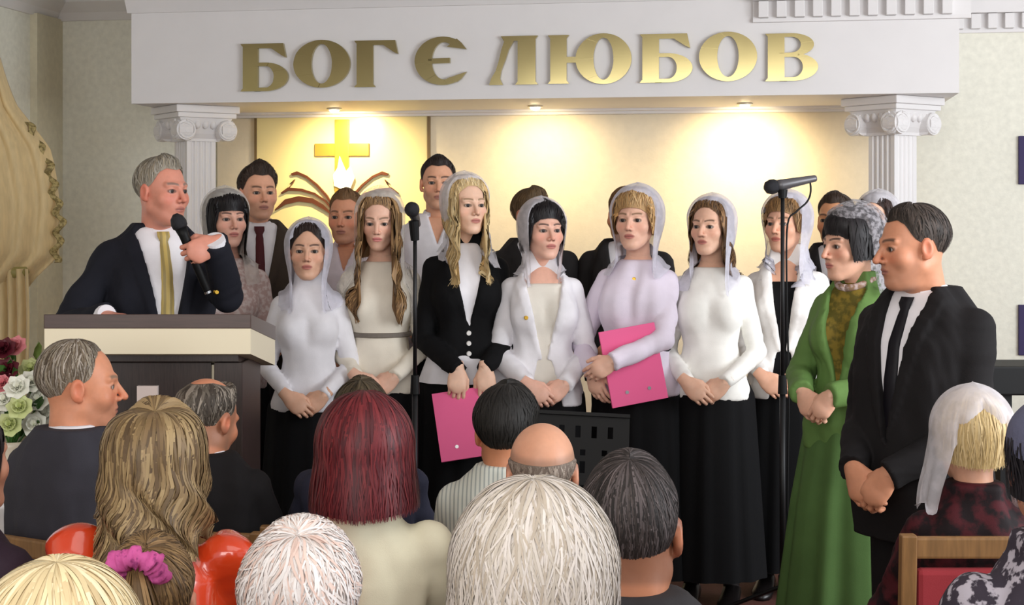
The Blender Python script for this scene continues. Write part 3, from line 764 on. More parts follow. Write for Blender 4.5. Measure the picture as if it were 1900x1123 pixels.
def setup(spec):
    P = dict(spec); fem = P['fem'] = int(spec.get('fem', 0)); Y = spec['Y']; P['seed'] = spec['seed']
    fl = spec.get('floor', STG); hs = P['hs'] = spec.get('hs', .95 if fem else 1.0)
    top = at(spec['px'], spec['top'], Y); hair = spec.get('hh', .014) * hs
    hcz = top.z - hair - .116 * hs
    by = math.radians(spec.get('by', 0)); hy = math.radians(spec.get('hy', spec.get('by', 0)))
    P['seat'] = spec.get('seat'); P['stout'] = spec.get('stout', 0.); P['bust'] = spec.get('bust', 1.)
    if P['seat']: k = P['k'] = spec.get('k', (top.z - hair - .45) / .905); P['dz'] = (hcz + .116 * hs) / k - 1.70
    else: k = P['k'] = (top.z - hair - fl) / 1.70; P['dz'] = 0.
    zf = 0. if P['seat'] else fl
    fwd = Vector((math.sin(by), -math.cos(by), 0)); lean = spec.get('lean', .025) * k
    org = Vector((top.x, Y, zf)) - fwd * lean
    P['root'] = empty('person', org, math.pi + by)
    tag(P['root'], spec['label'], 'person', spec.get('group'))
    P['hc'] = np.array([spec.get('hx', 0.), lean, hcz - zf])
    if P['seat']: pass
    rel = -(by - hy)
    Rz = Matrix.Rotation(rel, 3, 'Z'); Rx = Matrix.Rotation(-math.radians(spec.get('pitch', 0)), 3, 'X'); Ry = Matrix.Rotation(math.radians(spec.get('roll', 0)), 3, 'Y')
    P['Rh'] = np.array(Rz @ Rx @ Ry)
    P['M'] = P['root'].matrix_basis.inverted()
    P['fields'] = []
    zc = lambda v: (v + P['dz']) * k
    P['zc'] = zc; P['nk'] = np.array([0, .0, zc(1.475)]); P['nb'] = np.array([0, -.03 * k, zc(1.43)])
    sw = spec.get('sw', .126 if fem else .164); shz = spec.get('shz', 0.); ar = []
    wr = spec.get('wrists', 'clasp'); l1, l2 = .285 * k, .25 * k
    for i, s in enumerate((1, -1)):
        S = (s * sw * k, -.022 * k, zc((1.332 if fem else 1.352) + shz)); hint = (s * (.62 if fem else .6), -.75, -.2)
        if wr == 'clasp': Wt = (s * .075 * k, .185 * k, zc(.945))
        elif wr == 'lap': Wt = (s * .13 * k, .30 * k, zc(.86) + .10)
        elif wr == 'down': Wt = (s * .24 * k, .03 * k, zc(.85))
        else:
            w_ = wr[i]
            if w_[0] == 'px': Wt = P['M'] @ at(*w_[1:4])
            else: Wt = (w_[0] * k, w_[1] * k, zc(w_[2]))
            if 'hints' in spec and spec['hints'][i]: hint = spec['hints'][i]
        ar.append(ik(S, Wt, l1, l2, hint))
    P['arms'] = ar
    return P

def body(P, hands=True, hpose='clasp', hdirs=None, fine=True, chest=True):
    hs = P['hs']; nb = (P['nb'] - P['hc']) @ P['Rh'] / hs
    o = dict(P); o['lo'] = not fine
    hd = head_sdf(o, nb); zl = -.215
    V, Q = nets(hd, (-.1, -.128, zl), (.1, .13, .13), .0032 if fine else .0048)
    C = face_col(V, o); parts = [(P['hc'] + (V * hs) @ P['Rh'].T, Q, C)]
    if fine:
        for sx in (-1, 1):
            v, q, c = eyeball(sx, P.get('iris', (62, 44, 34))); parts.append((P['hc'] + (v * hs) @ P['Rh'].T, q, c))
    sk = np.array(lin(P['skin'])); k = P['k']
    T = torso_field(P, -.004); zc = P['zc']
    v, q = nets(lambda x, y, z: np.maximum(smin(T(x, y, z), arm_field(P, -.012)(x, y, z), .02), np.maximum(zc(.9) - z, z - zc(1.448))), bounds(P, zc(.9) - .03, zc(1.50))[0], bounds(P, zc(.9) - .03, zc(1.50))[1], .017 if not chest else .012)
    parts.append((v, q, sk))
    if hands:
        hk = (.90 if P['fem'] else 1.0) * (.5 + .5 * k)
        for i, s in enumerate((1, -1)):
            S, E, Wr = P['arms'][i]
            if hdirs and hdirs[i]: fd, pn, ps = hdirs[i]
            elif P.get('wrists', 'clasp') == 'clasp':
                fd = (-s * .75, .15 + .1 * (i == 0), -.62) ; pn = (-.1 * s, -1, -.3); ps = 'clasp'
            else: fd = tuple(Wr - E); pn = (0, 0, -1) if P['seat'] else (-s, 0, 0); ps = hpose
            w_ = Wr - (Wr - E) / np.linalg.norm(Wr - E) * .01
            v, q = hand_at(s, w_ + (np.array([0, .026, 0]) if (i == 0 and P.get('wrists', 'clasp') == 'clasp') else 0), fd, pn, ps, hk)
            parts.append((v, q, np.array(lin(P.get('hskin', P['skin'])))))
            d = (Wr - E); ring = MB().tube([E + d * .45, E + d * .8, E + d * 1.0, E + d * 1.0 + np.array(fd) / np.linalg.norm(fd) * .02], [.018 * k, .021 * k, .021 * k, .008 * k], 14)
            rv = np.array(ring.v); rq = np.array([f for f in ring.f if len(f) == 4]); parts.append((rv, rq, np.array(lin(P.get('hskin', P['skin'])))))
    return quad_mesh('body', parts, m_skin, P['root'])

def loft(P, name, m, rings, nphi=72, fold=0., nf=13, seed=0, caps=True):
    """rings: (z, half width, half depth, y centre)"""
    zs = np.array([r[0] for r in rings]); t = np.linspace(0, 1, 34); z = np.interp(t, np.linspace(0, 1, len(zs)), zs)
    g = lambda i: np.interp(t, np.linspace(0, 1, len(zs)), [r[i] for r in rings])
    ph = np.linspace(0, 2 * math.pi, nphi, endpoint=False)
    Pn, T = np.meshgrid(ph, np.arange(34), indexing='ij')
    tt = t[T]; s = 1 + fold * tt * (np.sin(nf * Pn + seed) + .5 * np.sin((nf * 2 - 5) * Pn + 2 * seed))
    v = np.stack([g(1)[T] * np.cos(Pn) * s, g(3)[T] + g(2)[T] * np.sin(Pn) * s, z[T]], -1)
    return quad_mesh(name, [(v.reshape(-1, 3), grid_quads(nphi, 34, True)[:, ::-1], None)], m, P['root'])

def shoes(P, m, y0=0.):
    k = P['k']
    for s in (1, -1):
        prof = [(-.08, .028, .05), (-.05, .036, .07), (.0, .036, .085), (.06, .04, .06), (.12, .044, .045), (.165, .036, .034), (.185, .012, .02)]
        n = 12; vs = []; 
        for y, w, h in prof:
            for j in range(n):
                a = 2 * math.pi * j / n; vs.append((s * .085 * k + w * math.cos(a), y0 + y, max(0.002, .5 * h + .5 * h * math.sin(a) if math.sin(a) > 0 else .5 * h * (1 + max(-1, 1.8 * math.sin(a))))))
        mb = MB(); mm = len(prof); mb.poly(vs, [(i*n + j, i*n + (j+1) % n, (i+1)*n + (j+1) % n, (i+1)*n + j) for i in range(mm - 1) for j in range(n)] + [tuple(range(n)), tuple(range((mm-1)*n, mm*n))])
        mb.build('shoe', m, P['root'], smooth=True)

def trousers(P, m):
    k = P['k']
    if P['seat']:
        zs = P['zc'](.90); 
        def f(x, y, z):
            ax = np.abs(x); d = cap(ax, y, z, (.09 * k, -.02, zs), (.10 * k, .40 * k, zs - .01), .085 * k, .065 * k)
            d = smin(d, cap(ax, y, z, (.10 * k, .40 * k, zs - .01), (.10 * k, .36 * k, .1), .062 * k, .045 * k), .02)
            return smin(d, ell(x, y, z, (0, -.02, zs + .02), (.17 * k, .13 * k, .11 * k)), .03)
        v, q = nets(f, (-.22, -.2, .06), (.22, .5, zs + .2), .016)
    else:
        def f(x, y, z):
            ax = np.abs(x); d = cap(ax, y, z, (.085 * k, -.01, .86 * k), (.09 * k, .005, .47 * k), .085 * k, .062 * k)
            d = smin(d, cap(ax, y, z, (.09 * k, .005, .47 * k), (.085 * k, -.01, .06), .062 * k, .052 * k), .02)
            d = smin(d, ell(x, y, z, (0, -.01, .93 * k), (.165 * k, .118 * k, .14 * k)), .03)
            return np.maximum(d, .045 - z)
        v, q = nets(f, (-.22, -.18, .02), (.22, .18, 1.1 * k), .015)
    quad_mesh('trousers', [(v, q, None)], m, P['root'])
    shoes(P, mat('black_shoe', (24, 20, 20), .35), .36 * k if P['seat'] else 0.)

def skirt(P, m, top=1.03, hem=.12, w=.23, fold=.035, nf=13):
    k = P['k']; 
    loft(P, 'skirt', m, [(top * k, .118 * k, .098 * k, -.008), (.97 * k, .140 * k, .115 * k, -.008), (.88 * k, .182 * k, .13 * k, -.008), (.6 * k, (.17 + w) / 2 * k, .155 * k, 0), (hem * k, w * k, .19 * k, 0)], fold=fold, nf=nf, seed=P['seed'])
    shoes(P, mat('black_shoe', (24, 20, 20), .35), .0)
    def f(x, y, z): ax = np.abs(x); return cap(ax, y, z, (.075 * k, 0, .5 * k), (.085 * k, -.01, .05), .05 * k, .034 * k)
    v, q = nets(f, (-.16, -.1, .02), (.16, .1, .5 * k), .016); quad_mesh('stockings', [(v, q, None)], mat('tights', (40, 34, 34), .6), P['root'])

def collar(P, m, r0=.066, r1=.058, h=.04, gap=28, z=1.435, name='collar', lean=0.):
    k = P['k']; n = 40; ph = np.radians(np.linspace(gap, 360 - gap, n)); vs = []
    c0 = np.array([0, P['nb'][1] + .012 * k, P['zc'](z)])
    prof = [(r0, 0), (r0 + .003, h * .3), (r1 + .004, h), (r1 - .002, h + .002), (r1 - .004, h * .4), (r0 - .008, -.01), (r0 + .016, -.006), (r0 + .006, h * .6)]
    prof = [(r1 - .003, -.02), (r1 - .003, h), (r1 + .001, h + .004), (r1 + .006, h), (r0 + .010, h * .35), (r0 + .014, -.004), (r0 + .004, -.006)]
    for p in ph:
        dip = .018 * max(0, math.cos(p)) 
        for r, zz in prof: vs.append((c0[0] + r * k * math.sin(p), c0[1] + r * k * math.cos(p) + lean * zz, c0[2] + zz * k - dip))
    return quad_mesh(name, [(np.array(vs), grid_quads(n, len(prof)), None)], m, P['root'])

def tie(P, m, f, ztop=1.445, zbot=1.0, w=.042):
    k = P['k']; zs = np.linspace(P['zc'](ztop), P['zc'](zbot), 26); mb = []
    for i, z in enumerate(zs):
        t = i / 25; hw = (.022 if t < .07 else np.interp(t, [.07, .1, .8, 1], [.013, .017, w / 2 + .006, w / 2 + .008])) * k
        y = front_y(f, 0., z) + .006 + (.008 if t < .08 else 0)
        mb.append([(-hw, y - .006, z), (-hw * .8, y + .003, z), (hw * .8, y + .003, z), (hw, y - .006, z)])
    v = np.array(mb).reshape(-1, 3); quad_mesh('tie', [(v, grid_quads(26, 4), None)], m, P['root'])

def suit(P, m, shirt_m, tie_m=None, zv=1.06, wv=.085, lower=None, hem=.80, res=.0095, wrap=.02):
    mm = garment(P, 'shirt', shirt_m, off=.006, hem=.98, top=1.462, fold=.002, res=.012, neck=None)
    fs = P['fields'][-1]
    collar(P, shirt_m)
    garment(P, 'jacket', m, off=.021, hem=hem, top=1.475, sleeves=(.064, .056, .044), V=(zv, wv), lapel=.007, wrap=wrap, fold=.006, res=res)
    k = P['k']; c0 = P['nb']
    n = 36; ph = np.radians(np.linspace(52, 308, n)); vs = []
    prof = [(.064, -.03), (.066, .022), (.072, .028), (.079, .02), (.092, -.035), (.098, -.06)]
    for p in ph:
        for r, zz in prof: vs.append((r * k * math.sin(p), c0[1] + .006 + r * k * math.cos(p) * .95, P['zc'](1.435) + zz * k - .02 * max(0, math.cos(p) + .2)))
    quad_mesh('jacket_collar', [(np.array(vs), grid_quads(n, len(prof)), None)], m, P['root'])
    if tie_m: tie(P, tie_m, fs)
    if lower: trousers(P, lower)
    return fs

def button(P, f, x, z, m, r=.008, name='button'):
    y = front_y(f, x, z); MB().cyl((x, y - .003, z), (x, y + .004, z), r, r * .7, 12).build(name, m, P['root'])
# ---------------------------------------------------------------- clothes
def fab(name, rgb, rough=.85, var=.08, scale=9, bump=.12, bscale=350, sheen=.0, **k): return mat(name, rgb, rough, spec=.2, var=var, scale=scale, bump=bump, bscale=bscale, sheen=sheen, **k)
c_navy = fab('navy_suit', (30, 31, 39)); c_black = fab('black_wool', (12, 12, 14)); c_char = fab('charcoal_suit', (40, 38, 38)); c_brown = fab('brown_suit', (66, 56, 48))
c_suit2 = fab('black_suit', (27, 25, 26)); c_white = fab('white_cotton', (236, 234, 238), .8); c_cream = fab('cream_knit', (238, 234, 220), .85); c_ivory = fab('ivory_knit', (240, 238, 232), .85)
c_lilac = fab('lilac_blouse', (228, 218, 232), .7); c_skirt = fab('black_skirt', (10, 10, 12)); c_green = fab('green_cloth', (80, 110, 60), .75); c_greenj = fab('green_jacket', (98, 130, 70), .75)
c_trous = fab('dark_trousers', (24, 23, 26)); c_lace = fab('lace_blouse', (232, 218, 214), .8, col2=(206, 178, 172), scale=55)
c_gtie = stripes('gold_tie', (196, 170, 96), (160, 140, 84), 14, .4, .5); c_btie = fab('burgundy_tie', (84, 34, 38), .5); c_ktie = fab('black_tie', (22, 20, 26), .5)
sc_white = lace('sheer_white_scarf', (238, 234, 240), .5, 30, .05); sc_grey = lace('sheer_grey_scarf', (216, 214, 226), .62, 30, .05)
sc_veil = lace('sheer_long_veil', (246, 240, 232), .38, 30, .04); sc_dots = lace('grey_lace_scarf', (150, 146, 150), .55, 70, .3); sc_thick = lace('white_silk_scarf', (240, 236, 236), .8, 40, .05)
m_goldpin = mat('gold_pin', (212, 170, 70), .3, metal=1.); m_pearl = mat('pearl', (235, 232, 228), .25)

def scarf(P, m, drop=.2, front=60, top=38, fwd=.08, off=.027, back=.2, pinch=.3, fold=.007, flare=.0, **k):
    s = dict(end=([0, front - 22, front - 6, front + 10, 180], [top, top + 10, 78, 96, 96]), drop=([0, front - 10, front + 12, 102, 122, 180], [0, 0, drop, drop, min(drop, .12), min(back, .14)]), off=off, lift=([0, 60, 180], [-.004, 0, .006]), pinch=pinch, flare=flare, fwd=([0, 60, 98, 120, 180], [0, fwd, fwd * .8, 0, -.01]), fold=fold, ff=k.pop('ff', 19))
    if 'drp' in k: s['drop'] = k.pop('drp')
    s.update(k); s['drop'] = (s['drop'][0], [min(v + .10, max(v, .29)) * (v > 0) for v in s['drop'][1]])
    return cover(P, s, 'headscarf', m, nphi=110, nt=50, eps=.016)

FACE = dict(skin=(226, 178, 152), lip=(190, 104, 100)); W1 = (228, 182, 156); M1 = (214, 160, 130)
P_ = {}
# ---- the speaker
P = setup(dict(px=302, top=287, Y=5.45, by=26, hy=56, seed=1, skin=(216, 146, 124), ruddy=1.0, brow=(120, 105, 95), nose=1.1, jaw=1.06, chub=.3, stout=.1, beard=.15, hh=.016, lean=.05, pitch=2,
    label='grey-haired man in navy suit and gold tie speaking into a microphone behind the lectern',
    wrists=(('px', 196, 586, 5.16), ('px', 398, 448, 5.2)), hints=((.35, -1, -.2), (-.35, -.25, -1.0))))
Ri = np.array(P['root'].matrix_basis.to_3x3().inverted())
mx = np.array([-.36, -.12, .92]); mx /= np.linalg.norm(mx); my = np.array([-.78, -.55, -.3]); my -= mx * my.dot(mx); my /= np.linalg.norm(my); mz = np.cross(mx, my)
suit(P, c_navy, c_white, c_gtie, zv=.98, wv=.10, lower=c_trous, res=.0085)
body(P, hdirs=((Ri @ np.array([.9, -.4, -.1]), (0, 0, -1), 'flat'), (Ri @ my, Ri @ (-mz), 'grip')))
cover(P, shp('man', off=.011), 'hair', m_hairm, (158, 150, 136), 700, .005, colvar=.12, jit=.25, cols=[(168, 162, 150), (150, 140, 122), (140, 132, 118)])
y = front_y(P['fields'][-1], -.13 * P['k'], P['zc'](1.24)); MB().cyl((-.13, y - .004, P['zc'](1.24)), (-.13, y + .006, P['zc'](1.24)), .011, .007, 10).build('lapel_pin', m_goldpin, P['root'])
for s in (1, -1):
    S, E, Wr = P['arms'][0 if s > 0 else 1]; d = (Wr - E) / np.linalg.norm(Wr - E)
    MB().cyl(tuple(Wr - d * .012), tuple(Wr + d * .010), .039 * P['k'], .036 * P['k'], 24).build('cuff', c_white, P['root'], smooth=False)
wr = np.array(P['root'].matrix_basis @ Vector(P['arms'][1][2])); mc = wr + my * .082 - mz * .030
mr = empty('microphone', tuple(mc)); tag(mr, 'black handheld microphone in the hand of the speaker at the lectern', 'microphone')
MB().tube([mx * t for t in (-.15, -.145, .06, .085)], [.010, .0125, .017, .021], 14).build('handle', m_blackp, mr, smooth=True)
MB().tube([mx * t for t in (-.158, -.15)], [.012, .012], 12).build('base_ring', m_steel, mr)
MB().tube([mx * t for t in (.085, .09, .105, .125, .138)], [.021, .026, .028, .022, .008], 16).build('grille', mat('mic_mesh', (46, 46, 50), .5, metal=.6, bump=.6, bscale=900), mr, smooth=True)

# ---- choir
def woman(spec, hairs, scarf_k=None, top='sweater', topm=None, low=True, hd=None, **g):
    d = dict(fem=1, skin=W1); d.update(spec); P = setup(d)
    if top == 'sweater': garment(P, 'sweater', topm, off=.008, hem=.86, top=1.416, sleeves=(.047, .040, .031), fold=.003, **g)
    if top == 'turtle': garment(P, 'sweater', topm, off=.008, hem=.86, top=None, sleeves=(.047, .040, .031), fold=.003, neck=(.053, .051), **g)
    if top == 'blouse': garment(P, 'blouse', topm, off=.011, hem=.86, top=1.42, sleeves=(.049, .047, .038), fold=.005, **g)
    if top == 'jacket':
        garment(P, 'blouse', g.pop('under'), off=.007, hem=.9, top=g.pop('ut', 1.44), fold=.003, res=.011)
        garment(P, 'jacket', topm, off=.015, sleeves=g.pop('sl', (.051, .045, .037)), **g)
    if low: skirt(P, c_skirt)
    body(P, hdirs=hd)
    for h in hairs: cover(P, *h[0], **h[1])
    if scarf_k: scarf(P, **scarf_k)
    return P
blk = (26, 22, 24); BR = [(128, 96, 62), (150, 116, 76), (104, 78, 52)]
H_ = lambda s, col, n=700, m=m_hair, **k: ((s, 'hair', m, col, n), dict(width=.004, **k))
woman(dict(px=421, top=352, Y=6.2, by=10, hy=30, seed=2, brow=(40, 30, 28), skin=(226, 174, 152), label='young woman with straight black hair and fringe standing just right of the speaker'),
      [H_(shp('bangs', drop=([0, 46, 56, 180], [0, 0, .21, .23]), pinch=.12), blk, 900, colvar=.2, jit=.08)], dict(m=sc_veil, drop=.3, front=86, top=62, off=.03), 'blouse', c_lace)
P = setup(dict(px=480, top=305, Y=6.75, by=14, hy=24, seed=3, skin=(222, 166, 136), brow=(60, 44, 34), label='young man in brown suit and burgundy tie behind the lectern', jaw=1.03))
suit(P, c_brown, c_white, c_btie, lower=c_trous); body(P)
cover(P, shp('man', off=.016, lift=([0, 40, 70, 110, 180], [.016, .010, -.004, -.006, -.002])), 'hair', m_hairm, (58, 44, 36), 1100, .004, colvar=.25, jit=.6, spread=.012, wig=.2)
P = setup(dict(px=643, top=350, Y=6.75, by=-6, hy=-10, seed=4, skin=(214, 152, 120), ruddy=.9, brow=(90, 64, 44), label='ruddy brown-haired man in a pale open-necked shirt below the cross emblem', jaw=.98))
garment(P, 'shirt', fab('pale_lilac_shirt', (226, 216, 224)), off=.013, hem=.84, top=1.462, sleeves=(.062, .054, .042), V=(1.33, .05)); collar(P, MATS['pale_lilac_shirt'], gap=36); trousers(P, c_trous); body(P)
cover(P, shp('man', off=.010), 'hair', m_hairm, (118, 88, 58), 600, .005, colvar=.15)
woman(dict(px=572, top=409, Y=6.0, by=4, hy=4, seed=5, brow=(36, 28, 26), skin=(222, 174, 146), bust=1.0, label='short woman in white turtleneck with a pale grey headscarf', jaw=.97),
      [H_(shp('part', drop=([0, 180], [0, 0]), end=([0, 15, 40, 60, 80, 180], [50, 54, 76, 100, 108, 130])), (44, 32, 28), 600)], dict(m=sc_grey, drop=.17, front=58, top=36, fwd=.06, off=.026, back=.17), 'turtle', c_white)
woman(dict(px=704, top=355, Y=6.1, by=0, hy=-2, pitch=10, seed=6, brow=(110, 84, 60), skin=(230, 184, 160), hs=.93, lip=(204, 110, 112), label='young woman with very long light brown hair and belted cream top', jaw=.95),
      [H_(shp('part', drop=([0, 50, 60, 92, 108, 180], [0, 0, .40, .42, .18, .18]), pinch=.02, wave=.010, fwd=([0, 55, 100, 125, 180], [0, .08, .07, 0, 0]), off=.017), (140, 106, 70), 1100, cols=BR + [(170, 134, 90)], jit=.08)], dict(m=sc_veil, drop=.42, front=84, top=44, off=.034, fwd=.06, back=.42, pinch=.05), 'sweater', fab('cream_top', (236, 228, 212)))
P7 = setup(dict(px=813, top=288, Y=6.9, by=0, hy=4, seed=7, skin=(224, 168, 136), brow=(50, 38, 32), label='tall dark-haired man in an open white shirt behind the blonde woman', jaw=.96))
garment(P7, 'shirt', c_white, off=.013, hem=.84, top=1.462, sleeves=(.062, .054, .042), V=(1.33, .05)); collar(P7, c_white, gap=36); trousers(P7, c_trous); body(P7)
cover(P7, shp('man', off=.010), 'hair', m_hair, (44, 34, 30), 600, .005, colvar=.15)
BL = [(216, 190, 140), (232, 208, 160), (190, 160, 110), (204, 176, 124)]
P8 = woman(dict(px=866, top=325, Y=6.05, by=8, hy=26, seed=8, brow=(140, 112, 80), skin=(232, 190, 164), label='blonde woman in black jacket holding a pink folder low in front of her', wrists=((.05, .20, .945), (-.05, .20, .945))),
      [H_(shp('part', drop=([0, 50, 60, 88, 104, 180], [0, 0, .33, .33, .14, .16]), pinch=.14, wave=.010, fwd=([0, 55, 92, 110, 180], [0, .09, .08, 0, 0]), off=.017), (206, 178, 128), 1000, cols=BL, jit=.1)], dict(m=sc_white, drop=.2, front=80, top=46, off=.03, fwd=.05, back=.25),
      'jacket', c_black, under=c_white, hem=.98, V=(1.10, .085), lapel=.005, fold=.004, hd=((( .05, .2, -1), (0, -1, -.15), 'hold'), ((-.05, .2, -1), (0, -1, -.15), 'hold')))
loft(P8, 'blouse_tail', c_white, [(1.0 * P8['k'], .150 * P8['k'], .117 * P8['k'], -.006), (.93 * P8['k'], .176 * P8['k'], .134 * P8['k'], -.006), (.88 * P8['k'], .192 * P8['k'], .146 * P8['k'], -.006)], fold=.02)
for z in (1.08, 1.04, 1.0): button(P8, P8['fields'][-1], 0, P8['zc'](z) , m_pearl, .012)
P = setup(dict(px=990, top=347, Y=6.9, by=14, hy=42, seed=9, skin=(214, 150, 120), brow=(70, 54, 40), label='brown-haired man in dark suit half hidden behind the black-haired woman in white'))
suit(P, c_char, c_white, c_ktie, lower=c_trous, res=.012); body(P); cover(P, shp('man', off=.012), 'hair', m_hairm, (96, 76, 52), 600, .005, colvar=.2)
P10 = woman(dict(px=1008, top=371, Y=6.0, by=4, hy=20, seed=10, brow=(34, 28, 28), skin=(230, 180, 158), ruddy=.9, label='black-haired woman in white open jacket with hands clasped'),
      [H_(shp('bangs', end=([0, 30, 45, 62, 75, 180], [74, 78, 88, 96, 96, 96]), drop=([0, 50, 60, 180], [0, 0, .10, .10])), blk, 800, jit=.3)], dict(m=sc_white, drop=.14, front=66, top=44, fwd=.07, off=.028, back=.2),
      'jacket', c_white, under=fab('cream_under', (226, 220, 208)), ut=1.36, hem=.84, V=(1.0, .10), cutaway=(1.04, .028, .075), lapel=.004, fold=.005)
P = setup(dict(px=1160, top=348, Y=6.9, by=-10, hy=-24, seed=11, skin=(216, 154, 118), brow=(80, 60, 44), label='fair-brown-haired man in dark suit hidden behind the woman in the lilac blouse'))
suit(P, c_char, c_white, c_ktie, lower=c_trous, res=.012); body(P); cover(P, shp('man', off=.011), 'hair', m_hairm, (124, 92, 56), 600, .005, colvar=.2)
P12 = woman(dict(px=1180, top=350, Y=6.0, by=-14, hy=-22, seed=12, brow=(120, 92, 64), skin=(232, 184, 160), hs=.98, bust=1.22, stout=.12, label='fair-haired woman in lilac blouse hugging a pink folder', wrists=((.15, .19, .965), (.055, .29, 1.02)), hints=(None, (-1, -.1, -.5))),
      [H_(shp('bangs', end=([0, 30, 45, 62, 75, 180], [74, 78, 86, 96, 96, 96]), drop=([0, 50, 60, 180], [0, 0, .07, .08]), off=.019), (176, 138, 90), 800, cols=[(190, 150, 98), (160, 122, 78), (206, 170, 120)])], dict(m=sc_grey, drop=.16, front=72, top=50, fwd=.05, off=.036, back=.14, fold=.006),
      'blouse', c_lilac, hd=(((-.35, .35, -.85), (-.3, -1, 0), 'relax'), ((.85, .1, -.5), (0, -1, -.1), 'relax')))
button(P12, P12['fields'][-1], 0, P12['zc'](1.34), m_goldpin, .011, 'brooch')
P13 = woman(dict(px=1318, top=365, Y=6.0, by=-14, hy=-30, seed=13, brow=(90, 66, 48), skin=(226, 180, 154), hs=.93, label='slim woman in ivory sweater and long black skirt left of the right microphone stand', jaw=.95, nose=1.05),
      [H_(shp('part', drop=([0, 50, 60, 100, 180], [0, 0, .16, .24, .24]), pinch=.0, wave=.008), (104, 76, 50), 900, cols=[(110, 80, 52), (90, 66, 44), (134, 100, 64)])], dict(m=sc_grey, drop=.24, front=74, top=42, fwd=.08, off=.03, back=.12, pinch=.25), 'sweater', c_ivory)
P14 = woman(dict(px=1457, top=360, Y=6.15, by=-16, hy=-36, seed=14, brow=(110, 84, 58), skin=(222, 170, 142), label='woman in white jacket over black behind the right microphone stand', lip=(180, 92, 84)),
      [H_(shp('bangs', end=([0, 30, 45, 62, 75, 180], [72, 76, 84, 96, 96, 96]), drop=([0, 50, 60, 180], [0, 0, .05, .05])), (140, 106, 66), 700, cols=[(150, 112, 70), (120, 90, 56)])], dict(m=sc_grey, drop=.2, front=74, top=46, fwd=.05, off=.034, back=.16),
      'jacket', fab('white_jacket', (238, 234, 230)), under=c_black, ut=1.34, hem=.84, V=(.98, .07), cutaway=(1.04, .03, .06), lapel=.005, fold=.006)
P = setup(dict(px=1550, top=357, Y=6.9, by=-16, hy=-30, seed=15, skin=(222, 158, 116), brow=(60, 46, 36), label='dark-haired man behind the woman in green, only his forehead showing'))
suit(P, c_char, c_white, c_ktie, lower=c_trous, res=.012); body(P); cover(P, shp('man', off=.013), 'hair', m_hair, (60, 44, 34), 600, .005, colvar=.2)
woman(dict(px=1626, top=357, Y=6.5, by=-20, hy=-36, seed=16, brow=(50, 38, 32), label='dark-haired veiled woman standing behind the man in the dark suit'),
      [H_(shp('part', drop=([0, 50, 60, 180], [0, 0, .12, .14])), (52, 38, 34), 600)], dict(m=sc_white, drop=.24, front=84, top=52, off=.028), 'blouse', c_white)
button(P10, P10['fields'][-1], .075, P10['zc'](1.22), m_goldpin, .010, 'brooch')
MB().lathe([(.128, -.018), (.136, -.010), (.136, .010), (.128, .018)], (0, -.002, P12['zc'](1.06)), 40, sy=.86).build('belt', c_black, P12['root'])
# ---- woman in green and the man beside her
P17 = setup(dict(px=1577, top=385, Y=5.2, by=-42, hy=-66, seed=17, fem=1, skin=(222, 172, 146), ruddy=.9, brow=(34, 28, 28), hs=1.0, stout=.1, bust=1.05, pitch=4, label='woman in green jacket and long green skirt with grey lace headscarf', lip=(186, 104, 100), wrists=((.08, .24, 1.03), (-.05, .26, 1.03))))
garment(P17, 'blouse', fab('olive_blouse', (132, 112, 44), .7, col2=(92, 84, 34), scale=40), off=.008, hem=.95, top=1.43, fold=.003, res=.011)
garment(P17, 'jacket', c_greenj, off=.020, hem=.80, top=1.475, sleeves=(.058, .052, .042), V=(1.02, .085), lapel=.005, fold=.005)
k = P17['k']
loft(P17, 'skirt', c_green, [(1.03 * k, .145 * k, .11 * k, -.008), (.88 * k, .195 * k, .145 * k, -.008), (.6 * k, .235 * k, .19 * k, 0), (.06 * k, .30 * k, .25 * k, 0)], fold=.05, nf=11, nphi=120, seed=3)
shoes(P17, MATS['black_shoe'])
body(P17, hdirs=(((-.6, .3, -.75), (-.2, -1, -.2), 'clasp'), ((.55, .25, -.8), (.2, -1, -.2), 'clasp')))
cover(P17, shp('bangs', end=([0, 30, 45, 62, 75, 180], [80, 84, 92, 96, 96, 96]), drop=([0, 50, 60, 180], [0, 0, .07, .07])), 'hair', m_hair, blk, 900, .006, colvar=.2)
scarf(P17, sc_dots, drop=.12, front=96, top=60, off=.036, back=.13, fwd=0, fold=.006, pinch=.1)
MB().tube([np.array([.06 * math.sin(a), P17['nb'][1] + .01 + .064 * math.cos(a), P17['zc'](1.445) - .03 * max(0, math.cos(a))]) for a in np.linspace(0, 2 * math.pi, 26)], .013, 8).build('neck_scarf', fab('neck_scarf', (196, 176, 172), .8, col2=(150, 120, 96), scale=60), P17['root'], smooth=True)
P18 = setup(dict(px=1691, top=375, Y=4.4, floor=0., by=-54, hy=-79, seed=18, skin=(204, 142, 110), ruddy=.8, brow=(70, 54, 44), nose=1.2, jaw=1.02, chub=.25, stout=.14, hs=1.0, pitch=6, lean=.04, label='heavy-set man in black suit in right profile side of the choir, hands clasped', wrists=((.06, .22, .965), (-.07, .23, .965))))
P18['root']['label'] = 'heavy-set man in black suit facing left at the right end of the choir'
suit(P18, c_suit2, c_white, c_ktie, zv=1.02, wv=.075, lower=c_suit2, res=.008, hem=.76)
body(P18, hdirs=(((-.6, .3, -.75), (-.2, -1, -.2), 'clasp'), ((.55, .25, -.8), (.2, -1, -.2), 'clasp')))
cover(P18, shp('man', off=.009, lift=([0, 40, 70, 110, 180], [.003, .003, -.003, -.004, 0.])), 'hair', m_hairm, (58, 50, 44), 900, .005, colvar=.2, cols=[(56, 48, 42), (70, 60, 54), (44, 38, 34)])

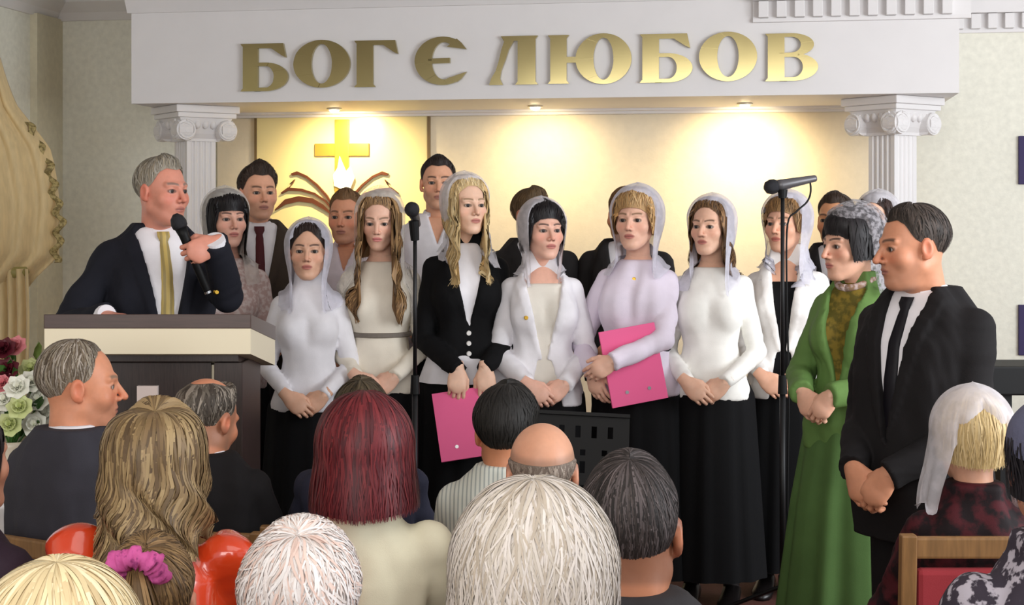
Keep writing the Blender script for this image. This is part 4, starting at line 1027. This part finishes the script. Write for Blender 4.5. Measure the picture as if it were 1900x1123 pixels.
# ---- belt and necklaces of the choir
for o in list(bpy.data.objects):
    if o.name.startswith('person') and 'belted cream' in o.get('label', ''):
        MB().lathe([(.122, -.010), (.130, -.006), (.130, .006), (.122, .010)], (0, -.008, 1.06 * (o.location.z * 0 + 1.0)), 40, sy=.88).build('belt', fab('grey_belt', (120, 112, 104), .5), o)
# ---------------------------------------------------------------- audience
def chair_make(H=.86):
    r = empty('wooden_chair'); mw = mat('oak', (132, 96, 56), .45, var=.2, scale=10, stretch=(10, 10, 1)); mc = fab('red_upholstery', (150, 52, 58), .9)
    for s in (-1, 1):
        MB().prism([(-.25, 0), (-.215, 0), (-.20, .45), (-.235, H + .005), (-.27, H + .005), (-.235, .45)], 'x', s * .235 - .018, s * .235 + .018).build('rear_leg', mw, r, bevel=.004)
        MB().box((s * .225 - .018, .18, 0), (s * .225 + .018, .215, .43)).build('front_leg', mw, r, bevel=.004)
    MB().box((-.22, -.262, H - .05), (.22, -.238, H)).build('top_rail', mw, r, bevel=.006)
    MB().box((-.215, -.262, .52), (.215, -.225, H - .075)).build('back_cushion', mc, r, bevel=.012)
    MB().box((-.24, -.22, .38), (.24, .215, .42)).build('seat_frame', mw, r, bevel=.004)
    MB().box((-.235, -.215, .42), (.235, .23, .455)).build('seat_cushion', mc, r, bevel=.012)
    return r
chair0 = chair_make(); used = []
def chair_for(P, label, back=.0, rz=None, H=None):
    r = chair_make(H) if H else chair0 if not used else chair0.copy()
    if used and not H:
        COL.objects.link(r)
        for ch in chair0.children:
            c = ch.copy(); COL.objects.link(c); c.parent = r
    used.extend([] if H else [r]); ro = P['root']; a = ro.rotation_euler.z if rz is None else rz
    f = Vector((-math.sin(a), math.cos(a), 0)); p = ro.location + f * (.02 - back); r.location = (p.x, p.y, 0); r.rotation_euler = (0, 0, a)
    tag(r, label, 'chair', 'audience chairs')

def seated(spec, build_hair, chair_label, top=None, low=None, hands=False, fine=False, back=.0, H=None):
    d = dict(seat=1, wrists='lap', by=180, lean=.01, skin=(208, 150, 122)); d.update(spec); P = setup(d)
    top(P); trousers(P, low or c_trous); body(P, fine=fine, chest=False, hands=True); build_hair(P); chair_for(P, chair_label, back, H=H); return P
def coat(m, name='jacket', off=.024, fold=.007, sl=(.064, .056, .046), res=.011, neckband=None):
    def b(P):
        garment(P, name, m, off=off, hem=.80, top=1.472, sleeves=sl, fold=fold, res=res, wrap=.015)
        if neckband: collar(P, neckband, r0=.07, r1=.061, h=.035, gap=30, z=1.44)
    return b
def hairc(s, mm, col, n, w=.006, **k): return lambda P: cover(P, s, 'hair', mm, col, n, w, **k)

# front row
seated(dict(px=152, top=627, Y=4.25, by=150, hy=106, seed=31, skin=(214, 146, 112), ruddy=.9, brow=(130, 110, 90), nose=1.15, chub=.5, jaw=1.04, stout=.1, hs=1.04, pitch=2, label='grey-haired man in dark grey jacket in profile below the lectern'),
       hairc(shp('man', off=.008, lift=([0, 40, 70, 110, 180], [-.005, -.003, 0, 0, .002]), end=([0, 35, 55, 68, 82, 100, 118, 150, 180], [40, 42, 58, 92, 104, 98, 126, 146, 148])), m_hairm, (146, 134, 116), 2000, .003, cols=[(150, 140, 124), (124, 110, 92), (172, 162, 150), (96, 84, 70)], colvar=.12, jit=.3), 'wooden chair under the grey-haired man in profile', coat(fab('grey_jacket', (58, 57, 64)), neckband=c_white), fine=True)
seated(dict(px=386, top=696, Y=4.35, by=170, hy=150, seed=32, skin=(210, 140, 106), stub=((96, 84, 70), .06), hs=1.0, pitch=18, label='man with a bald patch and dark suit below the lectern end'),
       hairc(shp('man', start=([0, 60, 110, 150, 180], [40, 40, 30, 34, 36]), off=.008, tilt=14), m_hairm, (84, 76, 66), 1300, .0035, cols=[(92, 84, 74), (66, 58, 50), (140, 130, 118)], colvar=.15), 'wooden chair under the man with the bald patch by the lectern', coat(c_suit2, neckband=c_white))
seated(dict(px=670, top=700, Y=4.4, seed=33, label='man in navy jacket hidden behind the red-haired woman', hs=1.0),
       hairc(shp('man', off=.010), m_hairm, (72, 62, 46), 700, .005), 'wooden chair under the man in navy behind the red-haired woman', coat(fab('navy_jacket', (46, 47, 62))))
seated(dict(px=942, top=712, Y=4.15, by=176, hy=168, seed=34, skin=(206, 140, 104), label='black-haired man in a pale striped shirt', hs=1.04, pitch=4),
       hairc(shp('man', off=.016, end=([0, 35, 55, 68, 82, 100, 118, 150, 180], [58, 58, 66, 92, 104, 100, 132, 156, 158])), m_hairm, (34, 32, 30), 1400, .004, colvar=.25), 'wooden chair under the man in the striped shirt',
       coat(stripes('striped_shirt', (222, 226, 216), (172, 180, 176), 26, .28), 'shirt', off=.016, sl=(.06, .056, .05), neckband=MATS['striped_shirt']))
# second row
seated(dict(px=290, top=750, Y=3.2, seed=35, fem=1, label='woman with long wavy dark-blonde hair in a shiny orange jacket', hs=1.0, k=.98, sw=.162, shz=.06),
       lambda P: cover(P, shp('part', start=([0, 180], [0, 0]), end=([0, 30, 50, 60, 180], [60, 66, 92, 96, 96]), drop=([0, 46, 60, 180], [0, 0, .185, .22]), off=.021, pinch=-.08, flare=.12, wave=.016, wf=48), 'hair', m_hair, (130, 106, 72), 4200, .0036, cols=[(140, 116, 80), (116, 94, 64), (164, 140, 100), (100, 80, 56), (150, 126, 90)], colvar=.10, jit=.12, spread=.016, eps=.012),
       'wooden chair under the woman in the orange jacket', coat(mat('orange_patent', (214, 66, 30), .22, coat=.8, bump=.5, bscale=16, var=.06, scale=8), fold=.010, sl=(.068, .06, .05), off=.03))
seated(dict(px=678, top=741, Y=3.5, seed=36, fem=1, label='woman with a dark red bob and cream jacket', hs=1.02, k=.95, sw=.158, shz=.03),
       lambda P: cover(P, shp('part', end=([0, 30, 50, 60, 180], [60, 66, 92, 96, 96]), drop=([0, 46, 60, 180], [0, 0, .12, .135]), off=.028, pinch=-.18, lift=([0, 90, 180], [0, .004, .008])), 'hair', m_hair, (98, 30, 36), 4000, .003, cols=[(104, 34, 40), (88, 28, 34), (116, 40, 44), (76, 26, 32)], colvar=.08, jit=.06, spread=.008),
       'wooden chair under the red-haired woman', coat(fab('cream_jacket', (232, 226, 198), .8), off=.026, neckband=MATS['cream_jacket']))
seated(dict(px=1006, top=784, Y=3.45, seed=37, skin=(212, 156, 126), stub=((116, 100, 88), .055), hh=.002, hs=.98, pitch=6, label='bald man with short grey sides between the striped shirt and the grey hair'),
       hairc(shp('man', start=([0, 60, 80, 110, 150, 180], [70, 84, 84, 88, 94, 96]), off=.002, lift=([0, 180], [0, 0])), m_hairm, (120, 106, 94), 1500, .0025, colvar=.12, spread=.002, cols=[(128, 114, 102), (104, 90, 80), (150, 138, 126)]), 'wooden chair under the bald man', coat(fab('pale_grey_jacket', (196, 192, 190))))
seated(dict(px=-66, top=742, Y=3.3, by=168, hy=140, seed=38, fem=1, label='dark-haired woman in a plum coat at the left edge', hs=1.0),
       hairc(shp('part', drop=([0, 50, 60, 180], [0, 0, .08, .08])), m_hair, (34, 26, 28), 700), 'wooden chair under the woman in the plum coat', coat(fab('plum_coat', (52, 38, 50), .7), off=.032))
seated(dict(px=1800, top=722, Y=3.8, seed=39, fem=1, hs=.98, k=.92, skin=(214, 160, 130), label='blonde woman in white headscarf and dark red lace jacket at the right'),
       lambda P: (cover(P, shp('part', drop=([0, 46, 60, 180], [0, 0, .06, .075]), off=.016, pinch=.1), 'hair', m_hair, (192, 166, 114), 1400, .003, cols=[(198, 172, 120), (180, 154, 104), (208, 184, 136)], colvar=.1, jit=.08), 
                  scarf(P, sc_white, front=62, top=40, off=.03, back=.0, fwd=0., pinch=-.2, flare=.1, fold=.006, end=([0, 40, 56, 72, 150, 180], [40, 50, 78, 96, 96, 66]), drp=([0, 52, 74, 120, 140, 180], [0, 0, .10, .10, 0, 0]))),
       'wooden chair with red upholstery at the right under the blonde woman', coat(fab('wine_lace', (24, 14, 17), .7, col2=(72, 24, 30), scale=26), off=.024), back=.06, H=.975)
seated(dict(px=1956, top=737, Y=2.8, seed=40, fem=1, hs=1.0, k=1.0, sw=.15, label='person in a slate-blue cap and grey patterned coat at the right edge', by=178),
       lambda P: (cover(P, dict(end=([0, 60, 180], [66, 88, 100]), off=.018, edge=.014, lift=([0, 180], [0, .004])), 'cap', fab('slate_cap', (92, 94, 116), .8, bump=.4, bscale=120), nphi=60, nt=30),
                  cover(P, shp('part', drop=([0, 46, 60, 180], [0, 0, .07, .08]), off=.011), 'hair', m_hairm, (30, 28, 34), 700, .004)), 'wooden chair under the person in the slate cap', coat(fab('patterned_coat', (58, 52, 62), .8, col2=(176, 170, 180), scale=38, contrast=(.5, .56)), off=.03))
# rows nearest the camera
seated(dict(px=1168, top=838, Y=2.62, seed=41, by=180, hy=176, hs=1.08, pitch=10, skin=(190, 126, 92), stub=((50, 44, 42), .12), label='dark-haired man with thinning crown right of the grey-haired head'),
       hairc(shp('man', off=.007, tilt=20, end=([0, 35, 55, 68, 82, 100, 118, 150, 180], [66, 66, 76, 96, 104, 98, 140, 164, 166])), m_hairm, (56, 50, 48), 4000, .002, cols=[(52, 46, 44), (38, 34, 33), (88, 80, 80), (66, 58, 56)], colvar=.18, spread=.004, wig=.03), 'wooden chair under the man with the thinning crown', coat(fab('charcoal_row3', (52, 50, 52)), neckband=c_white))
seated(dict(px=990, top=910, Y=1.98, seed=42, fem=1, hs=.98, k=.96, label='person with thick wavy silver-grey hair in the front centre of the audience'),
       lambda P: cover(P, shp('part', end=([0, 30, 50, 60, 180], [60, 66, 92, 96, 96]), drop=([0, 46, 60, 180], [0, 0, .07, .09]), off=.026, pinch=-.1, wave=.012, wf=40, sway=-.0, lift=([0, 90, 180], [0, .006, .004])), 'hair', m_hair, (190, 180, 166), 6000, .0022, cols=[(204, 196, 186), (214, 207, 200), (190, 181, 168), (180, 168, 152), (208, 200, 192)], colvar=.05, jit=.35, spread=.009, wig=.12), 'wooden chair under the person with silver-grey hair', coat(fab('stone_jacket', (168, 166, 176), .8)))
seated(dict(px=560, top=985, Y=2.42, seed=43, fem=1, hs=.98, k=.87, skin=(222, 166, 142), label='person with short fluffy white hair in front of the cream jacket'),
       lambda P: cover(P, shp('man', off=.022, tilt=16, edge=.012, end=([0, 40, 60, 80, 110, 150, 180], [62, 66, 92, 106, 124, 146, 148])), 'hair', m_hair, (226, 218, 214), 4200, .0026, cols=[(240, 236, 234), (230, 223, 220), (220, 210, 204), (226, 200, 188)], colvar=.04, jit=.6, spread=.014, wig=.2), 'wooden chair under the white-haired person', coat(fab('beige_row3', (186, 172, 152))))
def kid_hair(P):
    cover(P, shp('man', off=.010, tilt=24, end=([0, 35, 55, 68, 82, 100, 118, 150, 180], [60, 60, 70, 92, 104, 98, 126, 142, 144])), 'hair', m_hair, (110, 86, 56), 2600, .0028, cols=[(118, 92, 60), (90, 70, 46), (140, 112, 74)], colvar=.12, jit=.2)
    r = np.random.RandomState(5); b = P['hc'] + np.array([.0, -.095, .085]) * P['hs']; n = 420; tt = np.linspace(0, 1, 12)
    parts = []; A = r.uniform(0, 6.28, n); R = .026 * np.sqrt(r.rand(n)); L = r.uniform(.16, .27, n)
    ctr = np.stack([-.0 - .03 * tt + .0 * tt, -.015 - .045 * np.sin(tt * 2.2), .01 - tt ** 1.15], -1)
    X = b[0] + .05 * (0 - tt)[None] * 0 - .045 * tt[None] * -1 + R[:, None] * np.cos(A)[:, None] * (.5 + .9 * np.sin(tt * 2.6))[None]
    Yv = b[1] - .012 - .05 * np.sin(tt * 2.4)[None] + R[:, None] * np.sin(A)[:, None] * (.5 + .9 * np.sin(tt * 2.6))[None]
    Z = b[2] + .005 - tt[None] ** 1.2 * L[:, None] + 0 * X
    C0 = np.stack([X, Yv, Z], -1); w = .005 * (1 - .7 * tt ** 3)[None, :, None]; sd = np.stack([-np.sin(A), np.cos(A), 0 * A], -1)[:, None]
    v = np.stack([C0 - sd * w / 2, C0 + sd * w / 2], 2).reshape(-1, 3); i, j = np.meshgrid(np.arange(n), np.arange(11), indexing='ij'); q0 = (i * 12 + j) * 2
    cc = np.array([lin(c) for c in [(128, 100, 64), (100, 78, 50), (150, 120, 80)]])[r.randint(0, 3, n)]
    quad_mesh('ponytail', [(v, np.stack([q0, q0 + 1, q0 + 3, q0 + 2], -1).reshape(-1, 4), np.repeat(cc, 24, 0))], m_hair, P['root'])
    u = np.linspace(0, 2 * math.pi, 64, endpoint=False); s = np.linspace(0, 2 * math.pi, 14, endpoint=False); U, S = np.meshgrid(u, s, indexing='ij')
    rr = .016 + .005 * np.sin(U * 11) * np.sin(S * 2 + U * 3) + .003 * np.sin(U * 23); Rm = .034 + .004 * np.sin(U * 7)
    v = np.stack([(Rm + rr * np.cos(S)) * np.cos(U), rr * np.sin(S), (Rm + rr * np.cos(S)) * np.sin(U)], -1).reshape(-1, 3)
    M = np.array(Matrix.Rotation(math.radians(38), 3, 'X') @ Matrix.Rotation(math.radians(-25), 3, 'Y')); v = v @ M.T + b + np.array([0, -.012, .0])
    q = grid_quads(64, 14, True); q2 = np.stack([np.arange(64) * 14 + 13, ((np.arange(64) + 1) % 64) * 14 + 13, ((np.arange(64) + 1) % 64) * 14, np.arange(64) * 14], -1)
    quad_mesh('scrunchie', [(v, np.concatenate([q, q2]), None)], fab('pink_scrunchie', (206, 92, 156), .6, col2=(150, 60, 116), scale=70, contrast=(.55, .66)), P['root'])
seated(dict(px=280, top=990, Y=2.55, seed=44, fem=1, hs=.92, k=.84, label='girl with brown ponytail tied in a pink scrunchie', hy=186), kid_hair, 'wooden chair under the girl with the ponytail', coat(fab('brown_kid', (92, 74, 60))))
seated(dict(px=112, top=1052, Y=1.78, seed=45, fem=1, hs=1.0, label='person with pale blonde hair in the lower left corner', k=.94),
       lambda P: cover(P, shp('part', end=([0, 30, 50, 60, 180], [60, 66, 92, 96, 96]), drop=([0, 46, 60, 180], [0, 0, .12, .14]), off=.022, pinch=-.12), 'hair', m_hair, (236, 220, 176), 4000, .0026, cols=[(244, 230, 190), (226, 206, 160), (236, 218, 172), (212, 190, 146)], colvar=.06, jit=.12, spread=.008), 'wooden chair under the blonde person in the corner', coat(fab('tan_coat', (150, 130, 106))))
# ---------------------------------------------------------------- lectern
LX0, LX1 = -1.49, -.83
le = empty('lectern', (0, 0, 0)); tag(le, 'dark wood lectern with a cream band and white cross at the left', 'lectern')
f0, f1, b0, b1 = 4.8, 5.3, 1.406, 1.332
MB().prism([(f0, b0), (f1, b1), (f1, b1 - .05), (f0, b0 - .046)], 'x', LX0, LX1).build('desk_top', m_darktop, le, bevel=.003)
MB().prism([(f0 + .002, b0 - .046), (f1 - .002, b1 - .05), (f1 - .002, b1 - .138), (f0 + .002, b0 - .127)], 'x', LX0 + .002, LX1 - .002).build('cream_band', m_cream, le)
MB().prism([(f0 + .05, b0 - .13), (f1 - .04, b1 - .138), (f1 - .04, b1 - .17), (f0 + .05, b0 - .155)], 'x', LX0 + .05, LX1 - .05).build('under_panel', m_dark, le)
MB().box((-1.40, 4.89, STG + .04), (-.975, 5.2, 1.245)).build('front_panel', m_dark, le)
MB().box((-.975, 4.90, STG + .04), (-.962, 5.18, 1.235)).build('inlay_strip', m_cream, le)
MB().box((-.962, 4.87, STG + .04), (-.87, 5.22, 1.245)).build('side_panel', m_dark, le, bevel=.003)
MB().box((-1.44, 4.84, STG), (-.85, 5.25, STG + .05)).build('plinth', m_darktop, le, bevel=.004)
xc = (274 - CX) / F_PX * 4.88; zt = CAMZ - (716 - HY) / F_PX * 4.88
MB().box((xc - .033, 4.872, zt - .42), (xc + .033, 4.892, zt)).box((xc - .13, 4.873, zt - .19), (xc + .13, 4.891, zt - .125)).build('cross', mat('white_cross', (240, 222, 214), .5), le)

# ---------------------------------------------------------------- microphone stands
def mic_stand(x, Y, ztop, label):
    X = (x - CX) / F_PX * Y; r = empty('microphone_stand', (X, Y, STG)); tag(r, label, 'microphone stand', 'microphone stands'); h = ztop - STG
    MB().cyl((0, 0, .1), (0, 0, .92), .011, n=14).build('lower_tube', m_black, r, smooth=True)
    MB().cyl((0, 0, .9), (0, 0, h), .0075, n=12).build('upper_tube', m_black, r, smooth=True)
    MB().cyl((0, 0, .875), (0, 0, .945), .018, .015, 16).build('clutch', m_blackp, r, smooth=False)
    for a in (20, 140, 260):
        d = Vector((math.cos(math.radians(a)), math.sin(math.radians(a)), 0))
        MB().tube([Vector((0, 0, .16)), d * .3 + Vector((0, 0, .012))], .008, 8).build('leg', m_black, r)
        MB().lathe([(.012, 0), (.012, .014), (.008, .02)], d * .3, 10).build('rubber_foot', m_blackp, r)
    MB().cyl((0, 0, .14), (0, 0, .2), .016, n=12).build('leg_collar', m_blackp, r)
    return r, h
def mic(r, c, d, label):
    m = empty('microphone', c); tag(m, label, 'microphone'); d = Vector(d).normalized()
    MB().tube([d * t for t in (.012, .03, .16, .165)], [.021, .021, .0125, .01], 16).build('handle', mat('mic_grey', (96, 94, 96), .4, metal=.4), m, smooth=True)
    MB().tube([d * t for t in (-.038, -.03, -.012, .004, .014)], [.008, .022, .028, .027, .021], 18).build('grille', mat('mic_mesh', (46, 46, 50)), m, smooth=True)
    return m
r1, h1 = mic_stand(770, 5.62, CAMZ - 16 / F_PX * 5.62, 'left black microphone stand in front of the long-haired woman')
MB().cyl((0, 0, h1 - .06), (-.004, -.01, h1 + .012), .016, .02, 14).build('mic_clip', m_blackp, r1)
p = at(765, 390, 5.58); mic(r1, p, (.06, .9, -.32), 'microphone on the left stand seen end on')
r2, h2 = mic_stand(1452, 5.62, CAMZ + 42 / F_PX * 5.62, 'right black microphone stand between the ivory sweater and the woman in green')
MB().cyl((0, 0, h2 - .02), (0, 0, h2 + .012), .015, .019, 14).build('mic_clip', m_blackp, r2)
p = at(1436, 346, 5.62); mic(r2, p, (.98, .1, .19), 'microphone with trailing cable on the right stand')
e = at(1497, 333, 5.64) - r2.location
pts = [e + Vector(v) for v in ((0, 0, 0), (.012, 0, -.01), (.014, 0, -.05), (-.0, 0, -.085), (-.04, -.01, -.12), (-.075, -.016, -.17), (-.078, -.016, -.4), (-.07, -.016, -.8), (-.074, -.016, -1.3), (-.05, -.05, -1.6))]
cv = []
for i in range(len(pts) - 1):
    for t in range(5): 
        a, b_, c_, d_ = pts[max(i-1, 0)], pts[i], pts[i+1], pts[min(i+2, len(pts)-1)]; u = t / 5
        cv.append(.5 * ((2*b_) + (c_-a)*u + (2*a-5*b_+4*c_-d_)*u*u + (3*b_-a-3*c_+d_)*u**3))
MB().tube(cv, .0035, 6).build('cable', m_blackp, r2, smooth=True)

# ---------------------------------------------------------------- music stand
ms = empty('music_stand', ((1060 - CX) / F_PX * 5.15, 5.15, STG)); tag(ms, 'black perforated music stand behind the bald man', 'music stand')
zt = CAMZ - (767 - HY) / F_PX * 5.15 - STG; MT = Matrix.Translation((-.03, 0, zt)) @ Matrix.Rotation(math.radians(3), 4, 'Y') @ Matrix.Rotation(math.radians(-18), 4, 'X')
m_ms = mat('black_enamel', (11, 11, 11), .5, spec=.25); pl = MB(); nx, nz = 25, 15; w_, h_ = .46, .30
holes = {(i, j) for i in range(3, 22, 3) for j in (2, 3)} | {(i, j) for i in range(4, 22, 4) for j in (6, 8, 9, 12)}
for i in range(nx):
    for j in range(nz):
        if (i, j) in holes: continue
        pl.box((-w_/2 + w_ * i / nx, 0, -h_ * (j + 1) / nz), (-w_/2 + w_ * (i + 1) / nx, .003, -h_ * j / nz), MT)
pl.build('desk', m_ms, ms)
MB().box((-w_/2, -.012, -.006), (w_/2, .008, .006), MT).build('top_lip', m_ms, ms); MB().box((-w_/2, -.06, -h_ - .006), (w_/2, .004, -h_), MT).build('ledge', m_ms, ms)
MB().cyl((0, .03, .06), (0, .03, zt - .2), .012, n=12).build('pole', m_black, ms)
for a in (30, 150, 270):
    d = Vector((math.cos(math.radians(a)), math.sin(math.radians(a)), 0)); MB().tube([Vector((0, .03, .2)), d * .26 + Vector((0, .03, .01))], .008, 8).build('leg', m_black, ms)

# ---------------------------------------------------------------- folders
m_pink = mat('pink_card', (234, 92, 146), .55); m_paper = mat('paper_edge', (236, 234, 232), .8)
def folder(TL, TR, BL, label, th=.014):
    TL, TR, BL = Vector(TL), Vector(TR), Vector(BL); x = (TR - TL); w = x.length; x.normalize(); z = (TL - BL); h = z.length; z = (z - x * z.dot(x)).normalized(); y = z.cross(x)
    M = Matrix((x, y, z)).transposed().to_4x4(); M.translation = BL; r = empty('folder'); r.matrix_world = M; tag(r, label, 'folder', 'pink choir folders')
    MB().box((0, 0, 0), (w, .003, h)).build('front_cover', m_pink, r, bevel=.001); MB().box((0, th - .003, 0), (w, th, h)).build('back_cover', m_pink, r, bevel=.001)
    MB().box((.002, .003, .004), (w - .004, th - .003, h - .004)).build('pages', m_paper, r)
    for q in (.3, .7): MB().cyl((w * q, -.002, .05), (w * q, .0, .05), .007, n=12).build('rivet', m_steel, r)
folder(at(803, 731, 5.875), at(909, 715, 5.89), at(819, 858, 5.80), 'pink folder held low by the blonde woman')
folder(at(1111, 617, 5.82), at(1214, 598, 5.85), at(1137, 758, 5.80), 'pink folder hugged by the woman in the lilac blouse')

# ---------------------------------------------------------------- flowers
FLX, FLY = (22 - CX) / F_PX * 5.05, 5.05
pe = empty('flower_pedestal', (FLX, FLY, STG)); tag(pe, 'pale pedestal under the flower arrangement', 'pedestal')
MB().lathe([(.14, 0), (.14, .03), (.09, .06), (.07, .3), (.09, .55), (.13, .58), (.13, .6)], n=24).build('column_stand', m_white, pe, smooth=True)
va = empty('flower_arrangement', (FLX, FLY, STG + .6)); tag(va, 'bouquet of white lilies, burgundy and pink blooms with greenery at the left edge', 'flowers')
MB().lathe([(.06, 0), (.08, .02), (.095, .1), (.075, .17), (.085, .19), (.07, .19), (.05, .1)], n=24).build('vase', mat('cream_vase', (220, 208, 186), .3), va, smooth=True)
rg = random.Random(4)
m_leaf = mat('leaf_green', (72, 118, 52), .5, var=.25, scale=30); m_leaf2 = mat('leaf_pale', (150, 176, 96), .5, var=.2, scale=30)
def petal_ring(mb, c, axis, n, L, w, open_, cup=.3):
    axis = Vector(axis).normalized(); u = axis.orthogonal().normalized(); v = axis.cross(u)
    for i in range(n):
        a = 2 * math.pi * i / n + rg.random() * .3; d = u * math.cos(a) + v * math.sin(a); s = axis.cross(d); pts = []
        for t, ww in ((0, .25), (.35, .9), (.7, 1), (1, .12)):
            o = c + d * (L * t * open_) + axis * (L * (t * (1 - open_ * .7) + cup * t * t * (1 - open_)) - L * .25 * max(0, t - .6) * open_)
            pts += [o - s * w * ww / 2, o + axis * w * .08, o + s * w * ww / 2]
        mb.poly(pts, [(j*3 + q, j*3 + q + 1, j*3 + q + 4, j*3 + q + 3) for j in range(3) for q in range(2)])
def fpos(px, py, dy): return at(px, py, FLY + dy) - va.location
fl = [(8, 652, -.05, 'd'), (28, 648, 0, 'p'), (14, 690, -.08, 'd'), (-6, 700, -.03, 'd'), (8, 715, -.1, 'p'), (34, 722, -.12, 'w'), (60, 712, -.06, 'w'), (70, 745, -.04, 'w'), (10, 745, -.12, 'w'), (38, 758, -.14, 'l'), (58, 690, 0, 'l'), (82, 770, .02, 'w'), (-10, 770, -.1, 'w'), (20, 790, -.12, 'l'), (-20, 660, 0, 'p'), (64, 790, -.05, 'w')]
mats_f = {'d': mat('burgundy_petal', (92, 24, 38), .5), 'p': mat('pink_petal', (226, 140, 146), .5), 'w': mat('white_petal', (240, 240, 226), .5), 'l': mat('lime_petal', (206, 214, 150), .5)}
for px, py, dy, kd in fl:
    c = fpos(px, py, dy); ax = (c - Vector((0, .25, .1))).normalized() + Vector((0, -.6, .2)); mb = MB()
    for q in range(3): petal_ring(mb, c + ax.normalized() * .006 * q, ax, 7, .052 - .012 * q, .04, .85 - .25 * q)
    o = mb.build('bloom', mats_f[kd], va, smooth=True); 
    MB().tube([c * .98, c * .5 + Vector((0, .03, .06)), Vector((0, 0, .15))], .0035, 6).build('stem', m_leaf, va)
for i in range(70):
    c = fpos(rg.uniform(-40, 86), rg.uniform(655, 815), rg.uniform(-.1, .1)); d = (c - Vector((0, .05, .12))); d.normalize(); d += Vector((rg.uniform(-.5, .5), rg.uniform(-.7, .1), rg.uniform(-.4, .5))); d.normalize()
    s = d.orthogonal().normalized(); L = rg.uniform(.06, .11); w = L * .32; mb = MB(); pts = []
    for t, ww in ((0, .1), (.3, .9), (.65, .8), (1, .05)): o_ = c + d * L * (t - .3) - Vector((0, 0, .02 * t * t)); pts += [o_ - s * w * ww / 2, o_ + d.cross(s) * .006, o_ + s * w * ww / 2]
    mb.poly(pts, [(j*3 + q, j*3 + q + 1, j*3 + q + 4, j*3 + q + 3) for j in range(3) for q in range(2)]); mb.build('leaf', m_leaf if i % 3 else m_leaf2, va, smooth=True)
